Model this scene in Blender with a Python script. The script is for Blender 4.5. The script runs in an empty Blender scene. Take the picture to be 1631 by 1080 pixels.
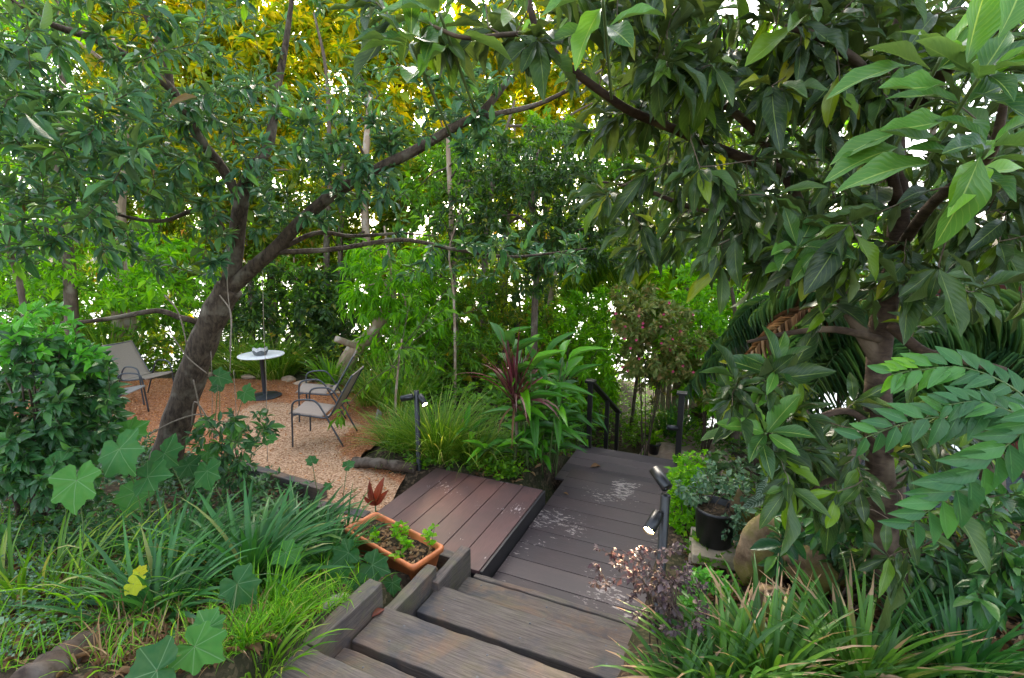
import bpy, bmesh, math
import numpy as np
from mathutils import Vector
R = math.radians
rng = np.random.default_rng(11)
C = bpy.context.scene.collection
# ------------------------------------------------------------------ camera numbers (used to survey places off the photo)
F, PT, CX, CY, H = 780.0, R(10.5), 815.5, 540.0, 2.6
A = R(24)
SA, CA = math.sin(A), math.cos(A)

def ray(x, y):
    a = (x - CX) / F; b = -(y - CY) / F
    return np.array([a, math.cos(PT) + b * math.sin(PT), -math.sin(PT) + b * math.cos(PT)])
def P(x, y, Y):
    r = ray(x, y)
    return np.array([0, 0, H]) + r * (Y / r[1])
def G(x, y, z=0.0):
    r = ray(x, y)
    return np.array([0, 0, H]) + r * ((z - H) / r[2])
def W(u, v, z=0.0):
    return np.array([u * SA + v * CA, u * CA - v * SA, z])
def UV(x, y):
    return x * SA + y * CA, x * CA - y * SA
def unit(a):
    a = np.asarray(a, float)
    return a / np.maximum(np.linalg.norm(a, axis=-1, keepdims=True), 1e-9)
def sst(x, a, b):
    t = np.clip((x - a) / (b - a), 0, 1)
    return t * t * (3 - 2 * t)

# ------------------------------------------------------------------ terrain
def hz(x, y):
    x = np.asarray(x, float); y = np.asarray(y, float)
    u, v = UV(x, y)
    z = .32 * np.clip(3.42 - .3 * (1 - sst(v, -3.0, -2.0)) - u, 0, 3.5)
    z = z + .16 * np.clip(v + .1, 0, 3.0) * (1 - sst(u, 4.5, 6.5))
    fr = .42 * np.clip(u - 5.5, 0, 3.9) + .42 * np.clip(u - 12.2, 0, 30)
    fl = .3 * np.clip(y - 10.3, 0, 40)
    k = sst(v, -3.6, -2.3)
    f = fr * k + fl * (1 - k)
    z = z - f
    z = np.maximum(z, -11.0)
    inpath = sst(v, -1.98, -1.9) * (1 - sst(v, -.5, -.4)) * sst(u, .2, .4) * (1 - sst(u, 6.6, 6.7))
    inplat = sst(v, -3.05, -2.95) * (1 - sst(v, -1.75, -1.65)) * sst(u, 3.05, 3.15) * (1 - sst(u, 4.5, 4.58))
    z = z - .42 * np.maximum(inpath, inplat * .75)
    z = z - .4 * sst(v, -1.98, -1.9) * (1 - sst(v, -.5, -.4)) * sst(u, 6.6, 6.7) * (1 - sst(u, 8.6, 9.2))
    z = z + .03 * np.sin(x * 2.1 + 1) * np.cos(y * 1.7) * (1 - sst(np.abs(x + 4.5), 4, 5) * 0)  * (np.abs(u - 3.0) < 40)
    far = np.hypot(x, y)
    z = np.where(far > 300, z + 26 * sst(far, 320, 700), z)
    return z

# ------------------------------------------------------------------ node helpers
class N:
    def __init__(s, name):
        s.m = bpy.data.materials.new(name); s.m.use_nodes = True
        s.t = s.m.node_tree; s.t.nodes.clear()
        s.out = s.t.nodes.new('ShaderNodeOutputMaterial')
    def n(s, typ, **kw):
        d = s.t.nodes.new(typ)
        for k, v in kw.items(): setattr(d, k, v)
        return d
    def put(s, sock, v):
        if isinstance(v, bpy.types.NodeSocket): s.t.links.new(v, sock)
        else:
            try: sock.default_value = v
            except Exception: sock.default_value = tuple(v) + (1,)
    def math(s, op, a, b=0.0, c=None, clamp=False):
        d = s.n('ShaderNodeMath', operation=op, use_clamp=clamp)
        s.put(d.inputs[0], a); s.put(d.inputs[1], b)
        if c is not None: s.put(d.inputs[2], c)
        return d.outputs[0]
    def mix(s, f, a, b, mode='MIX'):
        d = s.n('ShaderNodeMix', data_type='RGBA', blend_type=mode)
        s.put(d.inputs[0], f); s.put(d.inputs[6], a); s.put(d.inputs[7], b)
        return d.outputs[2]
    def ramp(s, f, stops, interp='LINEAR'):
        d = s.n('ShaderNodeValToRGB'); e = d.color_ramp; e.interpolation = interp
        while len(e.elements) < len(stops): e.elements.new(.5)
        for q, (p, c) in zip(e.elements, stops):
            q.position = p; q.color = (c if len(c) == 4 else tuple(c) + (1,)) if not isinstance(c, (int, float)) else (c, c, c, 1)
        s.put(d.inputs[0], f)
        return d.outputs[0]
    def attr(s, name):
        return s.n('ShaderNodeAttribute', attribute_name=name)
    def noise(s, vec, scale, detail=4, rough=.55, dist=0.0):
        d = s.n('ShaderNodeTexNoise'); s.put(d.inputs['Scale'], scale); s.put(d.inputs['Detail'], detail)
        s.put(d.inputs['Roughness'], rough); s.put(d.inputs['Distortion'], dist)
        if vec is not None: s.put(d.inputs['Vector'], vec)
        return d.outputs[0]
    def vor(s, vec, scale, feature='F1', out='Distance'):
        d = s.n('ShaderNodeTexVoronoi', feature=feature); s.put(d.inputs['Scale'], scale)
        if vec is not None: s.put(d.inputs['Vector'], vec)
        return d.outputs[out]
    def obj(s):
        return s.n('ShaderNodeTexCoord').outputs['Object']
    def scale(s, vec, sc):
        d = s.n('ShaderNodeMapping'); d.inputs['Scale'].default_value = sc
        s.put(d.inputs['Vector'], vec)
        return d.outputs[0]
    def bump(s, h, strength=.4, dist=.01):
        d = s.n('ShaderNodeBump'); s.put(d.inputs['Strength'], strength); s.put(d.inputs['Distance'], dist)
        s.put(d.inputs['Height'], h)
        return d.outputs[0]
    def pbr(s, col, rough=.6, normal=None, metal=0, spec=.5, **kw):
        d = s.n('ShaderNodeBsdfPrincipled')
        s.put(d.inputs['Base Color'], col); s.put(d.inputs['Roughness'], rough)
        s.put(d.inputs['Metallic'], metal); s.put(d.inputs['Specular IOR Level'], spec)
        if normal is not None: s.put(d.inputs['Normal'], normal)
        for k, v in kw.items(): s.put(d.inputs[k], v)
        return d.outputs[0]
    def done(s, sh):
        s.t.links.new(sh, s.out.inputs[0]); return s.m

def leaf_mat(name, stops, vein=None, veinw=.035, rough=.42, trans=.35, side=9.0, back=None, kind='leaf', tip=None, tcol=None, spec=.34):
    def rich(c):
        g = sum(c[:3]) / 3
        return tuple(max(.002, g + (q - g) * 1.32) for q in c[:3])
    stops = [(p, rich(c)) for p, c in stops]
    m = N(name)
    rnd = m.attr('rnd').outputs['Fac']
    uv = m.n('ShaderNodeUVMap').outputs[0]
    sp = m.n('ShaderNodeSeparateXYZ'); m.put(sp.inputs[0], uv)
    ux, uy = sp.outputs[0], sp.outputs[1]
    col = m.ramp(rnd, stops)
    mott = m.noise(m.n('ShaderNodeTexCoord').outputs['Object'], 22, 3)
    col = m.mix(m.math('MULTIPLY', m.math('SUBTRACT', mott, .38, clamp=True), .75), col, m.mix(.55, col, (.16, .2, .05, 1)))
    nrm = None
    if kind == 'leaf' and vein is not None:
        d = m.math('ABSOLUTE', m.math('SUBTRACT', ux, .5))
        f = m.math('SUBTRACT', 1.0, m.math('DIVIDE', d, veinw), clamp=True)
        w = m.math('SINE', m.math('MULTIPLY', m.math('SUBTRACT', uy, m.math('MULTIPLY', d, .55)), side * 6.283))
        sv = m.math('MULTIPLY', m.ramp(w, [(.8, 0), (1, 1)]), .13)
        nrm = m.bump(m.math('ADD', w, m.math('MULTIPLY', f, -2)), .1, .004)
        col = m.mix(m.math('MAXIMUM', m.math('MULTIPLY', f, .8), sv), col, vein)
    if kind == 'lobed':
        best = None
        for a in (.5, .5 + .145, .5 - .145, .5 + .29, .5 - .29):
            d = m.math('MULTIPLY', m.math('ABSOLUTE', m.math('SUBTRACT', ux, a)), uy)
            best = d if best is None else m.math('MINIMUM', best, d)
        f = m.math('SUBTRACT', 1.0, m.math('DIVIDE', best, .0035), clamp=True)
        tex = m.noise(m.n('ShaderNodeTexCoord').outputs['Object'], 60, 3)
        nrm = m.bump(m.math('SUBTRACT', tex, f), .25, .004)
        col = m.mix(m.math('MULTIPLY', f, .6), col, vein)
    if kind == 'stripe':
        d = m.math('ABSOLUTE', m.math('SUBTRACT', ux, .5))
        w = m.math('SINE', m.math('MULTIPLY', m.math('SUBTRACT', uy, m.math('MULTIPLY', d, .6)), 50))
        edge = m.math('LESS_THAN', d, .4)
        col = m.mix(m.math('MULTIPLY', m.math('MULTIPLY', m.math('GREATER_THAN', w, .1), edge), .6), col, vein)
    if kind == 'leaf' and tip is not None:      # dry tips
        f = m.math('MULTIPLY', m.math('GREATER_THAN', uy, m.math('SUBTRACT', 1.17, m.math('MULTIPLY', rnd, m.math('ADD', .3, m.math('MULTIPLY', mott, .35))))), 1.0)
        col = m.mix(f, col, tip)
    if back is not None:
        bf = m.n('ShaderNodeNewGeometry').outputs['Backfacing']
        col = m.mix(m.math('MULTIPLY', bf, .7), col, back)
    bs = m.pbr(col, rough, nrm, spec=spec)
    tr = m.n('ShaderNodeBsdfTranslucent')
    m.put(tr.inputs[0], m.mix(1.0, col, tcol or (1.7, 1.75, .75, 1), 'MULTIPLY'))
    mx = m.n('ShaderNodeMixShader'); m.put(mx.inputs[0], trans)
    m.t.links.new(bs, mx.inputs[1]); m.t.links.new(tr.outputs[0], mx.inputs[2])
    return m.done(mx.outputs[0])

def bark_mat(name, c1, c2, c3=None, sc=14, stretch=.25, bump=.6):
    m = N(name); o = m.obj()
    a = m.noise(m.scale(o, (1, 1, stretch)), sc, 6, .65, .4)
    b = m.noise(o, 5, 3)
    col = m.mix(m.ramp(a, [(.3, 0), (.7, 1)]), c1, c2)
    if c3: col = m.mix(m.ramp(b, [(.52, 0), (.66, .75)]), col, c3)
    return m.done(m.pbr(col, .85, m.bump(a, bump, .02), spec=.25))

def plain(name, col, rough=.5, metal=0, bump=0, var=.15, sc=30, spec=.5):
    m = N(name); o = m.obj(); n = m.noise(o, sc, 4)
    c2 = tuple(x * (1 - var * 1.6) for x in col[:3]) + (1,)
    c = m.mix(m.ramp(n, [(.35, 0), (.65, 1)]), col, c2)
    return m.done(m.pbr(c, rough, m.bump(n, bump, .003) if bump else None, metal, spec))

# ------------------------------------------------------------------ objects
def tag(o, label, cat, group=None, kind=None):
    if label: o['label'] = label
    if cat: o['category'] = cat
    if group: o['group'] = group
    if kind: o['kind'] = kind
    return o
def thing(name, label, cat, loc=(0, 0, 0), rotz=0.0, group=None):
    o = bpy.data.objects.new(name, None); C.objects.link(o)
    o.empty_display_size = .1
    o.location = tuple(float(q) for q in loc); o.rotation_euler = (0, 0, rotz)
    return tag(o, label, cat, group)

class MB:
    """collects verts / faces (+ uv, rnd per vertex) and links them as one mesh object"""
    def __init__(s):
        s.v = []; s.f4 = []; s.f3 = []; s.uv = []; s.r = []; s.n = 0
    def add(s, v, f4=None, f3=None, uv=None, r=None):
        v = np.asarray(v, float); k = len(v)
        s.v.append(v)
        s.uv.append(np.zeros((k, 2)) if uv is None else np.asarray(uv, float))
        s.r.append(np.full(k, .5) if r is None else np.broadcast_to(np.asarray(r, float), (k,)))
        if f4 is not None and len(f4): s.f4.append(np.asarray(f4, np.int64) + s.n)
        if f3 is not None and len(f3): s.f3.append(np.asarray(f3, np.int64) + s.n)
        s.n += k
    def mesh(s, name, off=None, smooth=True):
        me = bpy.data.meshes.new(name)
        v = np.concatenate(s.v)
        if off is not None: v = v - np.asarray(off)
        uv = np.concatenate(s.uv); r = np.concatenate(s.r)
        q = np.concatenate(s.f4) if s.f4 else np.zeros((0, 4), np.int64)
        t = np.concatenate(s.f3) if s.f3 else np.zeros((0, 3), np.int64)
        loops = np.concatenate([q.ravel(), t.ravel()]).astype(np.int32)
        st = np.concatenate([np.arange(len(q)) * 4, len(q) * 4 + np.arange(len(t)) * 3]).astype(np.int32)
        me.vertices.add(len(v)); me.vertices.foreach_set('co', v.astype(np.float32).ravel())
        me.loops.add(len(loops)); me.loops.foreach_set('vertex_index', loops)
        me.polygons.add(len(st)); me.polygons.foreach_set('loop_start', st)
        me.update(calc_edges=True)
        ul = me.uv_layers.new(name='UVMap'); ul.data.foreach_set('uv', uv[loops].astype(np.float32).ravel())
        at = me.attributes.new('rnd', 'FLOAT', 'POINT'); at.data.foreach_set('value', r.astype(np.float32))
        me.polygons.foreach_set('use_smooth', np.full(len(st), smooth))
        me.validate()
        return me
    def build(s, name, mat, parent=None, local=False, smooth=True, loc=None):
        off = None
        if not local:
            if parent is not None:
                q = parent; off = np.zeros(3)
                while q is not None: off = off + np.array(q.location); q = q.parent
            elif loc is not None: off = np.asarray(loc)
        o = bpy.data.objects.new(name, s.mesh(name, off, smooth))
        if mat is not None: o.data.materials.append(mat)
        C.objects.link(o)
        if parent is not None: o.parent = parent
        elif loc is not None: o.location = tuple(float(q) for q in loc)
        return o
    # shapes
    def tube(s, pts, rad, sides=8, cap=True, r=.5):
        pts = np.asarray(pts, float); n = len(pts)
        rad = np.broadcast_to(np.asarray(rad, float), (n,))
        d = np.gradient(pts, axis=0); d = unit(d)
        ref = np.array([0, 0, 1.0]) if abs(d[0][2]) < .9 else np.array([1.0, 0, 0])
        x = unit(np.cross(ref, d[0])); X = [x]
        for i in range(1, n):
            x = x - d[i] * np.dot(x, d[i]); x = unit(x); X.append(x)
        X = np.array(X); Y = np.cross(d, X)
        a = np.linspace(0, 2 * math.pi, sides, endpoint=False)
        ring = pts[:, None] + rad[:, None, None] * (np.cos(a)[None, :, None] * X[:, None] + np.sin(a)[None, :, None] * Y[:, None])
        v = ring.reshape(-1, 3)
        i = np.arange(n - 1)[:, None] * sides; j = np.arange(sides)[None]; k = (j + 1) % sides
        f = np.stack([i + j, i + k, i + sides + k, i + sides + j], -1).reshape(-1, 4)
        L = np.concatenate([[0], np.cumsum(np.linalg.norm(np.diff(pts, axis=0), axis=1))])
        uv = np.stack([np.tile(a / 6.283, n), np.repeat(L, sides)], -1)
        f3 = []
        if cap:
            v = np.vstack([v, pts[:1], pts[-1:]]); uv = np.vstack([uv, [[0, 0]], [[0, 0]]])
            b = n * sides
            for q in range(sides):
                f3.append((b, (q + 1) % sides, q)); f3.append((b + 1, (n - 1) * sides + q, (n - 1) * sides + (q + 1) % sides))
        s.add(v, f, f3, uv, r)
    def box(s, x0, x1, y0, y1, z0, z1, bev=.006, r=.5, jit=0.0):
        b = min(bev, (x1 - x0) / 3, (y1 - y0) / 3, (z1 - z0) / 3)
        bm = bmesh.new(); bmesh.ops.create_cube(bm, size=1)
        for q in bm.verts:
            q.co = Vector(((x0 + x1) / 2 + q.co.x * (x1 - x0), (y0 + y1) / 2 + q.co.y * (y1 - y0), (z0 + z1) / 2 + q.co.z * (z1 - z0)))
        if b > 0: bmesh.ops.bevel(bm, geom=bm.edges[:], offset=b, segments=2, affect='EDGES', profile=.6)
        s.bm(bm, r)
    def bm(s, bm, r=.5):
        bm.verts.index_update()
        bmesh.ops.triangulate(bm, faces=[f for f in bm.faces if len(f.verts) > 4])
        v = [tuple(q.co) for q in bm.verts]
        f4 = [[q.index for q in f.verts] for f in bm.faces if len(f.verts) == 4]
        f3 = [[q.index for q in f.verts] for f in bm.faces if len(f.verts) == 3]
        s.add(v, f4, f3, None, r); bm.free()
    def lathe(s, prof, c=(0, 0, 0), sides=24, r=.5):
        prof = np.asarray(prof, float); n = len(prof)
        a = np.linspace(0, 2 * math.pi, sides, endpoint=False)
        v = np.stack([prof[:, None, 0] * np.cos(a), prof[:, None, 0] * np.sin(a), np.broadcast_to(prof[:, None, 1], (n, sides))], -1).reshape(-1, 3) + np.asarray(c)
        i = np.arange(n - 1)[:, None] * sides; j = np.arange(sides)[None]; k = (j + 1) % sides
        s.add(v, np.stack([i + j, i + k, i + sides + k, i + sides + j], -1).reshape(-1, 4), None, None, r)

def smooth_path(pts, n=6):
    pts = np.asarray(pts, float)
    p = np.vstack([2 * pts[0] - pts[1], pts, 2 * pts[-1] - pts[-2]])
    out = []
    for i in range(1, len(p) - 2):
        t = np.linspace(0, 1, n, endpoint=False)[:, None]
        a, b, c, d = p[i - 1], p[i], p[i + 1], p[i + 2]
        out.append(.5 * (2 * b + (c - a) * t + (2 * a - 5 * b + 4 * c - d) * t ** 2 + (3 * b - a - 3 * c + d) * t ** 3))
    out.append(pts[-1:])
    return np.vstack(out)

# ------------------------------------------------------------------ leaves
def leaf_tpl(n=5, prof='ellip', fold=.12, curl=.2, wave=0.0, ph=0.0, twist=0.0):
    t = np.linspace(0, 1, n + 1)
    if prof == 'ellip': w = np.sin(np.pi * t ** .95) ** .85
    elif prof == 'obov': w = np.sin(np.pi * t ** 1.45) ** .8
    elif prof == 'lanc': w = np.sin(np.pi * t ** .75) ** 1.1
    elif prof == 'strap': w = np.minimum(1, np.minimum(t * 6 + .3, (1 - t) * 3.0))
    elif prof == 'ovate': w = np.sin(np.pi * t ** .7) ** .9
    w = np.maximum(w, .035)
    z = -curl * t ** 2
    wv = wave * np.sin(t * 13 + ph)
    wv2 = wave * np.sin(t * 11 + ph + 2)
    y0 = twist * np.sin(t * 3)
    v = np.concatenate([np.stack([t, y0 - w / 2, z + fold * w + wv * w], -1), np.stack([t, y0, z], -1), np.stack([t, y0 + w / 2, z + fold * w + wv2 * w], -1)])
    m = n + 1; i = np.arange(n)
    f = np.concatenate([np.stack([i, i + 1, m + i + 1, m + i], -1)[:, ::-1], np.stack([m + i, m + i + 1, 2 * m + i + 1, 2 * m + i], -1)[:, ::-1]])
    f = f[:, ::-1]
    uv = np.concatenate([np.stack([np.zeros(m), t], -1), np.stack([np.full(m, .5), t], -1), np.stack([np.ones(m), t], -1)])
    return v, f, None, uv
def lobed_tpl(cup=.12, droop=.15):
    cp = [(0, 1.0), (14, .83), (30, .74), (47, .92), (62, .74), (80, .66), (102, .84), (122, .66), (145, .66), (163, .52), (176, .2)]
    th = []; rr = []
    for (a, r), (b, q) in zip(cp, cp[1:]):
        for k in range(4):
            th.append(a + (b - a) * k / 4); rr.append(r + (q - r) * (.5 - .5 * math.cos(math.pi * k / 4)))
    th.append(176); rr.append(.2)
    th = np.array(th); rr = np.array(rr)
    th = np.concatenate([-th[:0:-1], th]); rr = np.concatenate([rr[:0:-1], rr]); rr = rr * (1 + .06 * np.sin(np.radians(th) * 2.3 + droop * 20) + rng.normal(0, .025, len(rr)))
    n = len(th); a = np.radians(th)
    rings = [.03, .35, .7, 1.0]; V = []; U = []
    for q in rings:
        x = np.cos(a) * rr * q; y = np.sin(a) * rr * q
        z = cup * q * q * (.4 + .6 * np.cos(a * 5 / 1.15) * .25) - droop * np.maximum(x, 0) ** 2 + .045 * q ** 2 * np.sin(a * 4.3 + droop * 30) + .02 * q * np.sin(a * 11)
        V.append(np.stack([x, y, z], -1)); U.append(np.stack([th / 360 + .5, np.full(n, q)], -1))
    f = []
    for k in range(len(rings) - 1):
        for i in range(n - 1):
            f.append((k * n + i, (k + 1) * n + i, (k + 1) * n + i + 1, k * n + i + 1))
    return np.vstack(V), np.array(f), None, np.vstack(U)

class LC:
    """leaf collector"""
    def __init__(s): s.p = []; s.d = []; s.n = []; s.L = []; s.W = []; s.r = []
    def add(s, p, d, n, L, Wd, r):
        s.p.append(np.atleast_2d(p)); s.d.append(np.atleast_2d(d)); s.n.append(np.atleast_2d(n))
        k = len(s.p[-1])
        for a, b in ((s.L, L), (s.W, Wd), (s.r, r)): a.append(np.broadcast_to(np.asarray(b, float), (k,)))
    def into(s, mb, tpls):
        if not s.p: return
        p = np.concatenate(s.p); d = unit(np.concatenate(s.d)); n = np.concatenate(s.n)
        L = np.concatenate(s.L); Wd = np.concatenate(s.W); r = np.concatenate(s.r)
        n = n - d * (n * d).sum(1, keepdims=True)
        bad = np.linalg.norm(n, axis=1) < 1e-3
        n[bad] = np.cross(d[bad], [1, .3, .2]); n = unit(n); y = np.cross(n, d)
        which = rng.integers(0, len(tpls), len(p))
        for k, (tv, f4, f3, uv) in enumerate(tpls):
            i = np.where(which == k)[0]
            if not len(i): continue
            v = p[i][:, None] + (L[i][:, None] * tv[None, :, 0])[..., None] * d[i][:, None] \
                + (Wd[i][:, None] * tv[None, :, 1])[..., None] * y[i][:, None] + (L[i][:, None] * tv[None, :, 2])[..., None] * n[i][:, None]
            m = len(tv); o = (np.arange(len(i)) * m)[:, None, None]
            mb.add(v.reshape(-1, 3), (f4[None] + o).reshape(-1, 4), None, np.tile(uv, (len(i), 1)), np.repeat(r[i], m))
    def count(s): return sum(len(q) for q in s.p)

def on_twig(lc, pts, k, L, wr=.4, spread=60, t0=.25, droop=.3, up=1.0, rv=(0, 1), end=3, Lv=.25, toward=None):
    """k leaves spiralling along a twig, `end` more in a rosette at its tip"""
    pts = np.asarray(pts); n = len(pts)
    tot = k + end
    t = np.concatenate([np.sort(rng.uniform(t0, 1, k)), np.full(end, 1.0)]) * (n - 1)
    i = np.minimum(t.astype(int), n - 2); f = (t - i)[:, None]
    p = pts[i] * (1 - f) + pts[i + 1] * f
    d = unit(pts[i + 1] - pts[i])
    a = np.arange(tot) * 2.4 + rng.uniform(0, 6.28) + rng.normal(0, .3, tot)
    x = unit(np.cross(d, np.array([.13, .21, 1.0]))); y = np.cross(d, x)
    sp = np.radians(spread + rng.normal(0, 12, tot)); sp[k:] *= .75
    dd = d * np.cos(sp)[:, None] + (x * np.cos(a)[:, None] + y * np.sin(a)[:, None]) * np.sin(sp)[:, None]
    dd[:, 2] -= droop * rng.uniform(.3, 1.3, tot)
    dd = unit(dd)
    nn = np.stack([rng.normal(0, .45, tot), rng.normal(0, .45, tot) - .25, np.full(tot, up)], -1)
    if toward is not None: nn = nn + np.asarray(toward)
    ll = L * np.exp(rng.normal(0, Lv, tot))
    lc.add(p + dd * L * .08, dd, nn, ll, ll * wr * rng.uniform(.85, 1.15, tot), rng.uniform(rv[0], rv[1], tot))

def grow(seeds, tips, step=.16, r_tip=.0025, r_k=.011, arch=.12, jit=.08):
    """twigs from the seed limbs (list of (points, radii)) out to every tip; returns the twig paths"""
    pos = []; di = []; rad = []
    for pts, r in seeds:
        pts = np.asarray(pts); pos.append(pts); di.append(unit(np.gradient(pts, axis=0))); rad.append(np.broadcast_to(r, (len(pts),)))
    pos = np.concatenate(pos); di = np.concatenate(di); rad = np.concatenate(rad)
    tips = np.asarray(tips)
    d0 = np.array([np.linalg.norm(pos - t, axis=1).min() for t in tips])
    out = []
    for t in tips[np.argsort(d0)]:
        d = np.linalg.norm(pos - t, axis=1)
        i = d.argmin(); L = max(d[i], .05)
        p0 = pos[i]; m = int(np.clip(L / step + 1, 3, 7))
        c1 = p0 + di[i] * L * .3 + rng.normal(0, jit * L, 3)
        c2 = t - (t - p0) * .3 + np.array([0, 0, arch * L]) + rng.normal(0, jit * L, 3)
        s = np.linspace(0, 1, m)[:, None]
        pts = p0 * (1 - s) ** 3 + 3 * c1 * s * (1 - s) ** 2 + 3 * c2 * s ** 2 * (1 - s) + t * s ** 3
        ra = min(rad[i] * .7, r_tip + r_k * L); ra = max(ra, r_tip)
        r = np.linspace(ra, r_tip, m)
        out.append((pts, r))
        pos = np.vstack([pos, pts[1:]]); di = np.vstack([di, unit(np.gradient(pts, axis=0))[1:]]); rad = np.concatenate([rad, r[1:]])
    return out

def blades(mb, base, az, L, lean, bend, wd, seg=5, r=None, tw=0.0, power=1.4):
    base = np.asarray(base); n = len(base)
    s = np.linspace(0, 1, seg + 1)
    th = lean[:, None] + bend[:, None] * s[None] ** power
    ds = L[:, None] / seg
    hx = np.concatenate([np.zeros((n, 1)), np.cumsum(np.sin((th[:, 1:] + th[:, :-1]) / 2) * ds, 1)], 1)
    hzv = np.concatenate([np.zeros((n, 1)), np.cumsum(np.cos((th[:, 1:] + th[:, :-1]) / 2) * ds, 1)], 1)
    dx, dy = np.cos(az), np.sin(az)
    c = np.stack([base[:, None, 0] + hx * dx[:, None], base[:, None, 1] + hx * dy[:, None], base[:, None, 2] + hzv], -1)
    t2 = rng.normal(0, .35, n)
    side = np.stack([-dy * np.cos(t2), dx * np.cos(t2), np.sin(t2)], -1)
    w = wd[:, None] * np.minimum(1, np.minimum(.55 + s * 2, (1 - s) * 2.2 + .06))[None]
    nr = np.stack([-np.cos(th) * dx[:, None], -np.cos(th) * dy[:, None], np.sin(th)], -1)
    l = c - side[:, None] * w[..., None] / 2 + nr * w[..., None] * .18
    q = c + side[:, None] * w[..., None] / 2 + nr * w[..., None] * .18
    m = seg + 1
    v = np.concatenate([l, c, q], 1).reshape(-1, 3)
    i = np.arange(seg)
    f = np.concatenate([np.stack([i, i + 1, m + i + 1, m + i], -1), np.stack([m + i, m + i + 1, 2 * m + i + 1, 2 * m + i], -1)])
    f = (f[None] + (np.arange(n) * 3 * m)[:, None, None]).reshape(-1, 4)
    uv = np.concatenate([np.stack([np.full(m, k), s], -1) for k in (0, .5, 1)])
    r = rng.uniform(0, 1, n) if r is None else r
    mb.add(v, f, None, np.tile(uv, (n, 1)), np.repeat(r, 3 * m))

def blob(c, rx, ry, rz, n, hollow=.0):
    d = unit(rng.normal(0, 1, (n, 3))); q = rng.uniform(hollow ** 3, 1, n) ** (1 / 3)
    return np.asarray(c) + d * q[:, None] * np.array([rx, ry, rz])
def near_ground(px, py, lift=.1):
    r = ray(px, py); t = 1.0
    while t < 30:
        p = np.array([0, 0, H]) + r * t
        if p[2] < float(hz(p[0], p[1])) + lift: break
        t += .02
    return p[1]
def screen_tips(regs):
    """tips surveyed off the photo: (x0, x1, y0, y1, near, far, count)"""
    out = []
    for x0, x1, y0, y1, a, b, n in regs:
        for _ in range(n): out.append(P(rng.uniform(x0, x1), rng.uniform(y0, y1), rng.uniform(a, b)))
    return np.array(out)
# ================================================================== materials
def deck_mat(name, c1, c2, flake, flake_amt, rough):
    m = N(name); o = m.obj(); rnd = m.attr('rnd').outputs['Fac']
    uv = m.n('ShaderNodeUVMap').outputs[0]                       # u along the board, v across, metres
    g = m.noise(m.scale(uv, (3, 60, 1)), 2.2, 5, .65, .2)
    big = m.noise(o, 2.4, 4, .6)
    col = m.mix(m.ramp(g, [(.3, 0), (.72, 1)]), c1, c2)
    col = m.mix(m.math('MULTIPLY', m.math('SUBTRACT', rnd, .5), .5), col, (.2, .15, .13, 1))
    col = m.mix(m.ramp(big, [(.4, .38), (.62, 0)]), col, (.035, .032, .034, 1))
    fl = m.noise(m.scale(uv, (1.0, 2.4, 1)), 14, 6, .72, .35)
    zone = m.noise(o, 1.55, 2)
    fm = m.ramp(m.math('ADD', fl, m.math('MULTIPLY', m.math('SUBTRACT', zone, .5), .85)), [(flake_amt, 0), (flake_amt + .018, 1)])
    col = m.mix(fm, col, flake)
    rr = m.math('ADD', rough, m.math('MULTIPLY', g, .22))
    h = m.math('ADD', m.math('MULTIPLY', g, .5), m.math('MULTIPLY', fm, -.6))
    return m.done(m.pbr(col, rr, m.bump(h, .35, .004), spec=.36))
def sleeper_mat(name):
    m = N(name); o = m.obj(); rnd = m.attr('rnd').outputs['Fac']
    uv = m.n('ShaderNodeUVMap').outputs[0]
    g = m.noise(m.scale(uv, (2.2, 46, 1)), 2.0, 7, .7, .5)
    fine = m.noise(m.scale(uv, (6, 120, 1)), 3, 4, .7)
    big = m.noise(o, 2.1, 5, .62, .6)
    big2 = m.noise(m.scale(o, (1, 1.6, 1)), 3.3, 5, .6, .3)
    col = m.mix(m.ramp(g, [(.28, 0), (.7, 1)]), (.042, .034, .03, 1), (.18, .147, .124, 1))
    col = m.mix(m.ramp(big, [(.52, 0), (.66, .55)]), col, (.21, .122, .07, 1))          # warm brown patches
    col = m.mix(m.ramp(big2, [(.53, 0), (.68, .8)]), col, (.055, .057, .064, 1))          # blue black weathering
    moss = m.noise(o, 5, 5, .7)
    col = m.mix(m.math('MULTIPLY', m.ramp(moss, [(.46, 0), (.7, .75)]), m.math('ADD', rnd, .1, clamp=True)), col, (.145, .14, .065, 1))
    col = m.mix(m.ramp(fine, [(.3, .5), (.42, 0)]), col, (.02, .017, .014, 1))
    h = m.math('ADD', m.math('MULTIPLY', g, .7), m.math('MULTIPLY', fine, .5))
    return m.done(m.pbr(col, .78, m.bump(h, .7, .008), spec=.3))
def soil_mat():
    m = N('soil'); o = m.obj()
    a = m.noise(o, 9, 6, .7); b = m.vor(o, 38, out='Color'); c = m.noise(o, 1.2, 3)
    sp = m.n('ShaderNodeSeparateColor'); m.put(sp.inputs[0], b)
    col = m.mix(m.ramp(a, [(.3, 0), (.7, 1)]), (.022, .017, .011, 1), (.075, .052, .032, 1))
    col = m.mix(m.ramp(sp.outputs[0], [(.72, 0), (.78, .75)]), col, (.15, .1, .06, 1))
    col = m.mix(m.ramp(c, [(.45, 0), (.62, .6)]), col, (.04, .06, .018, 1))
    return m.done(m.pbr(col, .95, m.bump(m.math('ADD', a, m.math('MULTIPLY', sp.outputs[1], .4)), .9, .03), spec=.15))
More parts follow.
